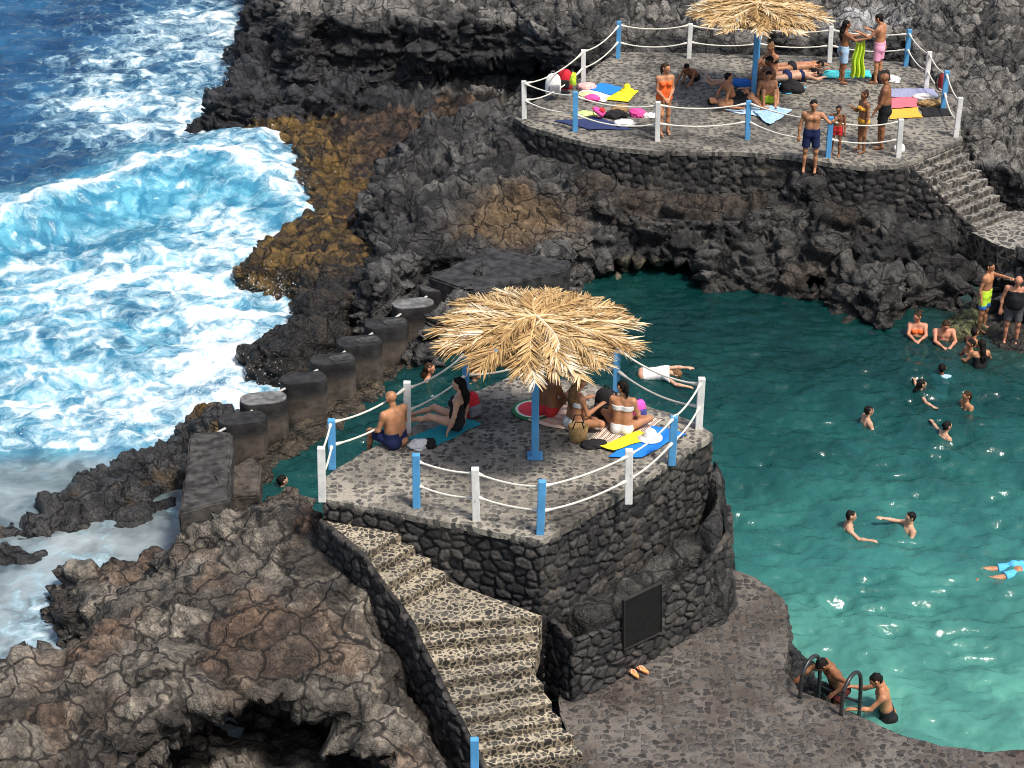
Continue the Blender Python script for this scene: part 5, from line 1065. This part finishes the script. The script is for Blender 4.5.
cr = t.n('ValToRGB', {0: t.math('DIVIDE', rd, .37)}); cr.color_ramp.interpolation = 'CONSTANT'; e = cr.color_ramp.elements
for i, (p_, c) in enumerate(((0, (.78,.03,.05)), (.70, (.72,.78,.62)), (.82, (.02,.16,.05)))):
    q = e[i] if i < 2 else e.new(p_); q.position = p_; q.color = (*c, 1)
sv = t.n('TexVoronoi', {'Scale': 9.0, 'Vector': g, 'Randomness': .4}); seed_ = t.math('MULTIPLY', t.ss(sv.outputs['Distance'], .13, .2, 1, 0), t.ss(rd, .22, .23, 1, 0)); t.fin(t.mix(seed_, cr.outputs[0], (.01,.008,.008)), .7)
c = n(534,411); mb = MB(); mb.lathe([(.355, .004), (.37, .02), (.36, .036), (.2, .045), (.01, .048)], c, 40); o = mb.build('round_towel', t.m, None, True); tag(o, 'round towel printed like a watermelon slice by the parasol pole', 'towel'); recenter(o, c)
def backpack(px, py, z, mat, mat2, label, rz=0, s=1.0, name='backpack', tilt=0, cat='backpack', dz=0):
    c = at(px, py, z)+Vector((0, 0, dz)); e = empty(name, c, label, cat); e.rotation_euler = (tilt, 0, rz)
    def loc(mb, nm, m):
        o = mb.build(nm, m, None, True); o.parent = e; return o
    mb = MB(); prof = [(.10,.0),(.155,.015),(.165,.12),(.16,.26),(.135,.36),(.08,.42),(.02,.435)]; mb.lathe([(r*s, h*s) for r, h in prof], (0,0,0), 20, sy=.62); loc(mb, 'bag_body', mat)
    mb = MB(); mb.box((0, -.115*s, .14*s), (.22*s, .08*s, .18*s), bev=.03*s); loc(mb, 'front_pocket', mat2)
    for d in (-1, 1):
        mb = MB(); mb.tube([(d*.07*s, .07*s, .38*s), (d*.09*s, .15*s, .32*s), (d*.10*s, .155*s, .16*s), (d*.09*s, .09*s, .04*s)], .016*s, 6); loc(mb, 'strap', mat2)
    mb = MB(); mb.tube([(-.04*s, .03*s, .42*s), (-.02*s, .03*s, .47*s), (.02*s, .03*s, .47*s), (.04*s, .03*s, .42*s)], .01*s, 6); loc(mb, 'top_handle', mat2)
    return e
backpack(471,416, ZN, M_RED, M_GREYF, 'red backpack with grey pocket behind the woman in the black swimsuit', R_(40), 1.0)
backpack(605,416, ZN, M_DKT, M_DKT, 'black backpack between the women on the near platform', R_(-30), 1.15)
backpack(639,417, ZN, M_HOT, m_plain('dark blue fabric', (.05,.06,.25), .8), 'bright pink bag with dark blue pocket on the striped towel', R_(30), .72)
c = n(578,441); e = empty('basket_bag', c, 'woven straw basket bag on the near platform floor', 'basket')
mb = MB(); mb.lathe([(.10,0),(.13,.02),(.15,.15),(.165,.28),(.155,.285),(.14,.15),(.11,.03),(.01,.03)], c, 22, sy=.75); mb.build('basket_body', M_STRAW, e, True)
for d in (-1, 1):
    mb = MB(); mb.tube([c+Vector((-.09, d*.10, .27)), c+Vector((-.05, d*.12, .40)), c+Vector((.05, d*.12, .40)), c+Vector((.09, d*.10, .27))], .011, 6); mb.build('handle', M_DKT, e, True)
def hat(px, py, z, mat, label, r=.19):
    c = at(px, py, z); mb = MB(); mb.lathe([(r, .0), (r*1.0, .012), (r*.62, .03), (r*.52, .05), (r*.48, .12), (r*.3, .15), (.01, .155)], c, 24); o = mb.build('sun_hat', mat, None, True); tag(o, label, 'hat'); recenter(o, c)
hat(650,438, ZN+.045, M_WHT, 'white brimmed hat lying on the yellow towel', .2)
def heap(name, px, py, z, mat, label, s=(.28,.2,.16), seed=0, cat='clothes', rz=0):
    """crumpled cloth"""
    c = at(px, py, z); bm = bmesh.new(); bmesh.ops.create_icosphere(bm, subdivisions=4, radius=1); co = np.array([v.co for v in bm.verts]); d = 1+.38*fbm(co*1.6+seed, 3, 800+seed)-.25*np.abs(fbm(co*3.2+seed, 3, 810+seed))
    m = Matrix.Rotation(rz, 3, 'Z')
    for i, v in enumerate(bm.verts): p = Vector(co[i]*d[i]); v.co = m @ Vector((p.x*s[0], p.y*s[1], max(-.02, p.z*s[2]+s[2]*.35)))
    me = bpy.data.meshes.new(name); bm.to_mesh(me); bm.free(); o = link(name, me, mat, smooth=True); o.location = c; tag(o, label, cat); return o
heap('folded_shirt', 419,447, ZN, M_WHT, 'crumpled white shirt next to the teal towel', (.16,.13,.10), 1)
heap('folded_shirt', 430,446, ZN, M_DKT, 'small black cloth between the white shirt and the teal towel', (.10,.12,.10), 2)
heap('clothes_heap', 594,446, ZN, M_DKT, 'black clothes dropped beside the straw basket bag', (.22,.14,.07), 3)
# flip flops by the lower wall
for dx, dy, rz, lab in ((0, 0, .5, 'left orange flip-flop by the foot of the lower wall'), (.13, .10, .75, 'right orange flip-flop by the foot of the lower wall')):
    c = at(634, 674, ZD+.04)+Vector((dx, dy, 0)); e = empty('flip_flop', c, lab, 'sandal', 'orange flip-flops'); e.rotation_euler = (0, 0, rz)
    mb = MB(); o_ = [(.045*math.sin(a)*(1.1 if math.cos(a) > 0 else .85), .13*math.cos(a)) for a in [2*math.pi*k/20 for k in range(20)]]; mb.prism(o_, 0, .022); q = mb.build('sole', m_plain('orange rubber', (.85,.33,.12), .7)); q.parent = e
    for d in (-1, 1): mb = MB(); mb.tube([(0, .075, .022), (d*.022, .04, .05), (d*.045, -.01, .022)], .008, 6); q = mb.build('strap', m_plain('pale rubber', (.8,.6,.45), .6)); q.parent = e
# far terrace
towel('beach_towel', [(555,122),(590,131),(632,130),(598,118)], ZF, M_NAVYT, 'navy towel by the front railing of the far terrace', seed=11)
towel('beach_towel', [(575,97),(604,103),(617,92),(590,86)], ZF, M_WHT, 'white towel at the left end of the far terrace', seed=12)
towel('beach_towel', [(590,90),(612,96),(622,88),(602,83)], ZF+.02, M_BL, 'blue towel over the white towel on the far terrace', seed=13)
towel('beach_towel', [(606,100),(628,103),(638,92),(622,90)], ZF+.01, M_YEL, 'yellow towel at the left end of the far terrace', seed=14)
hat(627,90, ZF+.04, M_YEL, 'small yellow hat above the yellow towel on the far terrace', .16)
heap('clothes_heap', 586,97, ZF+.02, m_plain('pale yellow cloth', (.7,.62,.35), .9), 'pale yellow clothes on the white towel', (.22,.2,.1), 6)
heap('clothes_heap', 592,100, ZF+.02, M_PNK, 'dark pink clothes in front of the white towel', (.2,.14,.1), 7)
heap('clothes_heap', 586,88, ZF+.03, m_plain('pale pink cloth', (.75,.45,.42), .9), 'pale pink clothes beside the white backpack', (.25,.16,.1), 8)
backpack(604,120, ZF, M_PNK, M_RED, 'pink and red bag on the navy towel', R_(70), .7, tilt=R_(-60), dz=.12)
heap('clothes_heap', 616,117, ZF, M_DKT, 'black clothes between the pink bags on the far terrace', (.3,.18,.14), 9)
heap('clothes_heap', 620,111, ZF, M_STRAW, 'straw coloured bag behind the black clothes', (.2,.1,.12), 10, 'bag')
heap('folded_cloth', 624,125, ZF+.02, M_WHT, 'white cloth on the right end of the navy towel', (.25,.2,.10), 11)
heap('clothes_heap', 584,115, ZF+.01, m_plain('pale green cloth', (.5,.6,.25), .9), 'pale green clothes on the navy towel', (.3,.15,.06), 12)
heap('folded_cloth', 638,116, ZF, M_PNK, 'pink clothes left of the woman in orange', (.2,.16,.14), 13)
heap('folded_cloth', 650,117, ZF, M_WHT, 'white clothes left of the woman in orange', (.18,.12,.08), 14)
backpack(553,99, ZF, M_WHT, M_GREYF, 'white backpack by the left corner of the far terrace', R_(10), 1.2, dz=.12)
backpack(565,93, ZF, M_RED, M_DKT, 'round red backpack behind the white backpack', R_(-10), 1.15, dz=.1)
heap('towel_roll', 573,84, ZF+.45, M_LIME, 'lime cloth hanging on the left rope of the far terrace', (.08,.08,.22), 15, 'cloth')
towel('beach_towel', [(715,109),(770,120),(792,110),(735,101)], ZF, M_PALEB, 'pale blue striped towel under the boys below the far parasol', seed=15)
towel('beach_towel', [(752,112),(770,126),(790,113),(770,106)], ZF+.02, m_plain('light blue cloth', (.35,.55,.78), .9), 'light blue towel spilling over the terrace front', seed=16, amp=.05)
towel('beach_towel', [(762,91),(790,95),(806,88),(780,84)], ZF, m_plain('sky blue cloth', (.10,.50,.72), .9), 'sky blue towel in the middle of the far terrace', seed=17)
heap('bag', 791,91, ZF+.02, M_DKT, 'black bag on the sky blue towel', (.34,.2,.2), 16, 'bag')
towel('beach_towel', [(762,74),(815,78),(830,70),(780,66)], ZF, M_LIL, 'lilac towel under the two sunbathers', seed=18)
towel('beach_towel', [(796,66),(820,70),(826,64),(804,61)], ZF+.01, M_NAVYT, 'dark blue towel behind the sunbathers', seed=19)
heap('folded_cloth', 817,67, ZF+.02, M_WHT, 'small white cloth beside the dark blue towel', (.12,.1,.08), 17)
towel('beach_towel', [(821,79),(871,78),(870,71),(822,71)], ZF, M_CY, 'turquoise mat at the feet of the couple with the lime towel', 'mat', .006, 20)
heap('bag', 880,82, ZF, M_DKT, 'black bag behind the man in pink shorts', (.22,.16,.24), 18, 'bag')
heap('folded_cloth', 892,81, ZF, M_WHT, 'round white bag right of the man in pink shorts', (.22,.2,.10), 19, 'bag')
towel('beach_towel', [(888,98),(938,99),(934,90),(890,90)], ZF, M_LIL, 'lilac towel, rearmost of the row near the far steps', seed=21)
towel('beach_towel', [(888,109),(918,108),(918,98),(888,99)], ZF+.008, M_CORAL, 'coral towel between the lilac and orange towels', seed=22)
towel('beach_towel', [(889,120),(922,118),(918,108),(890,110)], ZF+.004, M_ORA, 'orange towel, frontmost of the row near the far steps', seed=23)
towel('beach_towel', [(922,117),(952,116),(944,107),(919,108)], ZF, M_DKT, 'black towel next to the orange towel', seed=24)
heap('folded_cloth', 924,98, ZF+.02, M_WHT, 'white cloth above the straw basket near the far steps', (.3,.14,.09), 20)
heap('bag', 930,105, ZF+.02, M_STRAW, 'flat straw basket above the black towel', (.32,.16,.1), 21, 'basket')
backpack(940,101, ZF, m_plain('dark red fabric', (.22,.02,.025), .8), M_DKT, 'dark red bag hanging on the right blue post', R_(80), .95, dz=.28)
heap('white_ball', 899,151, ZF, M_WHT, 'white bundle behind the last white post by the steps', (.13,.13,.13), 22, 'bag')
# lime towel held between the couple
a = f_(857,83)+Vector((0,0,1.12)); U, W = np.meshgrid(np.linspace(0, 1, 26), np.linspace(0, 1, 40), indexing='ij'); u, w = U.ravel(), W.ravel()
x = a.x-.02+(u-.5)*(.20+.14*w)+.02*np.sin(w*9); y = a.y-.05+.06*np.sin(u*17+w*2)*(.4+w); z = a.z-.95*w-.10*np.sin(u*math.pi)*(1-w)
idx = np.arange(U.size).reshape(U.shape); q = np.stack([idx[:-1, :-1], idx[1:, :-1], idx[1:, 1:], idx[:-1, 1:]], -1).reshape(-1, 4)
o = link('hanging_towel', mesh_np('hanging_towel', np.stack([x, y, z], -1), q), M_LIME, smooth=True); tag(o, 'lime towel held up between the couple on the far terrace', 'towel'); o.modifiers.new('s', 'SOLIDIFY').thickness = .008; recenter(o, (a.x, a.y, a.z))
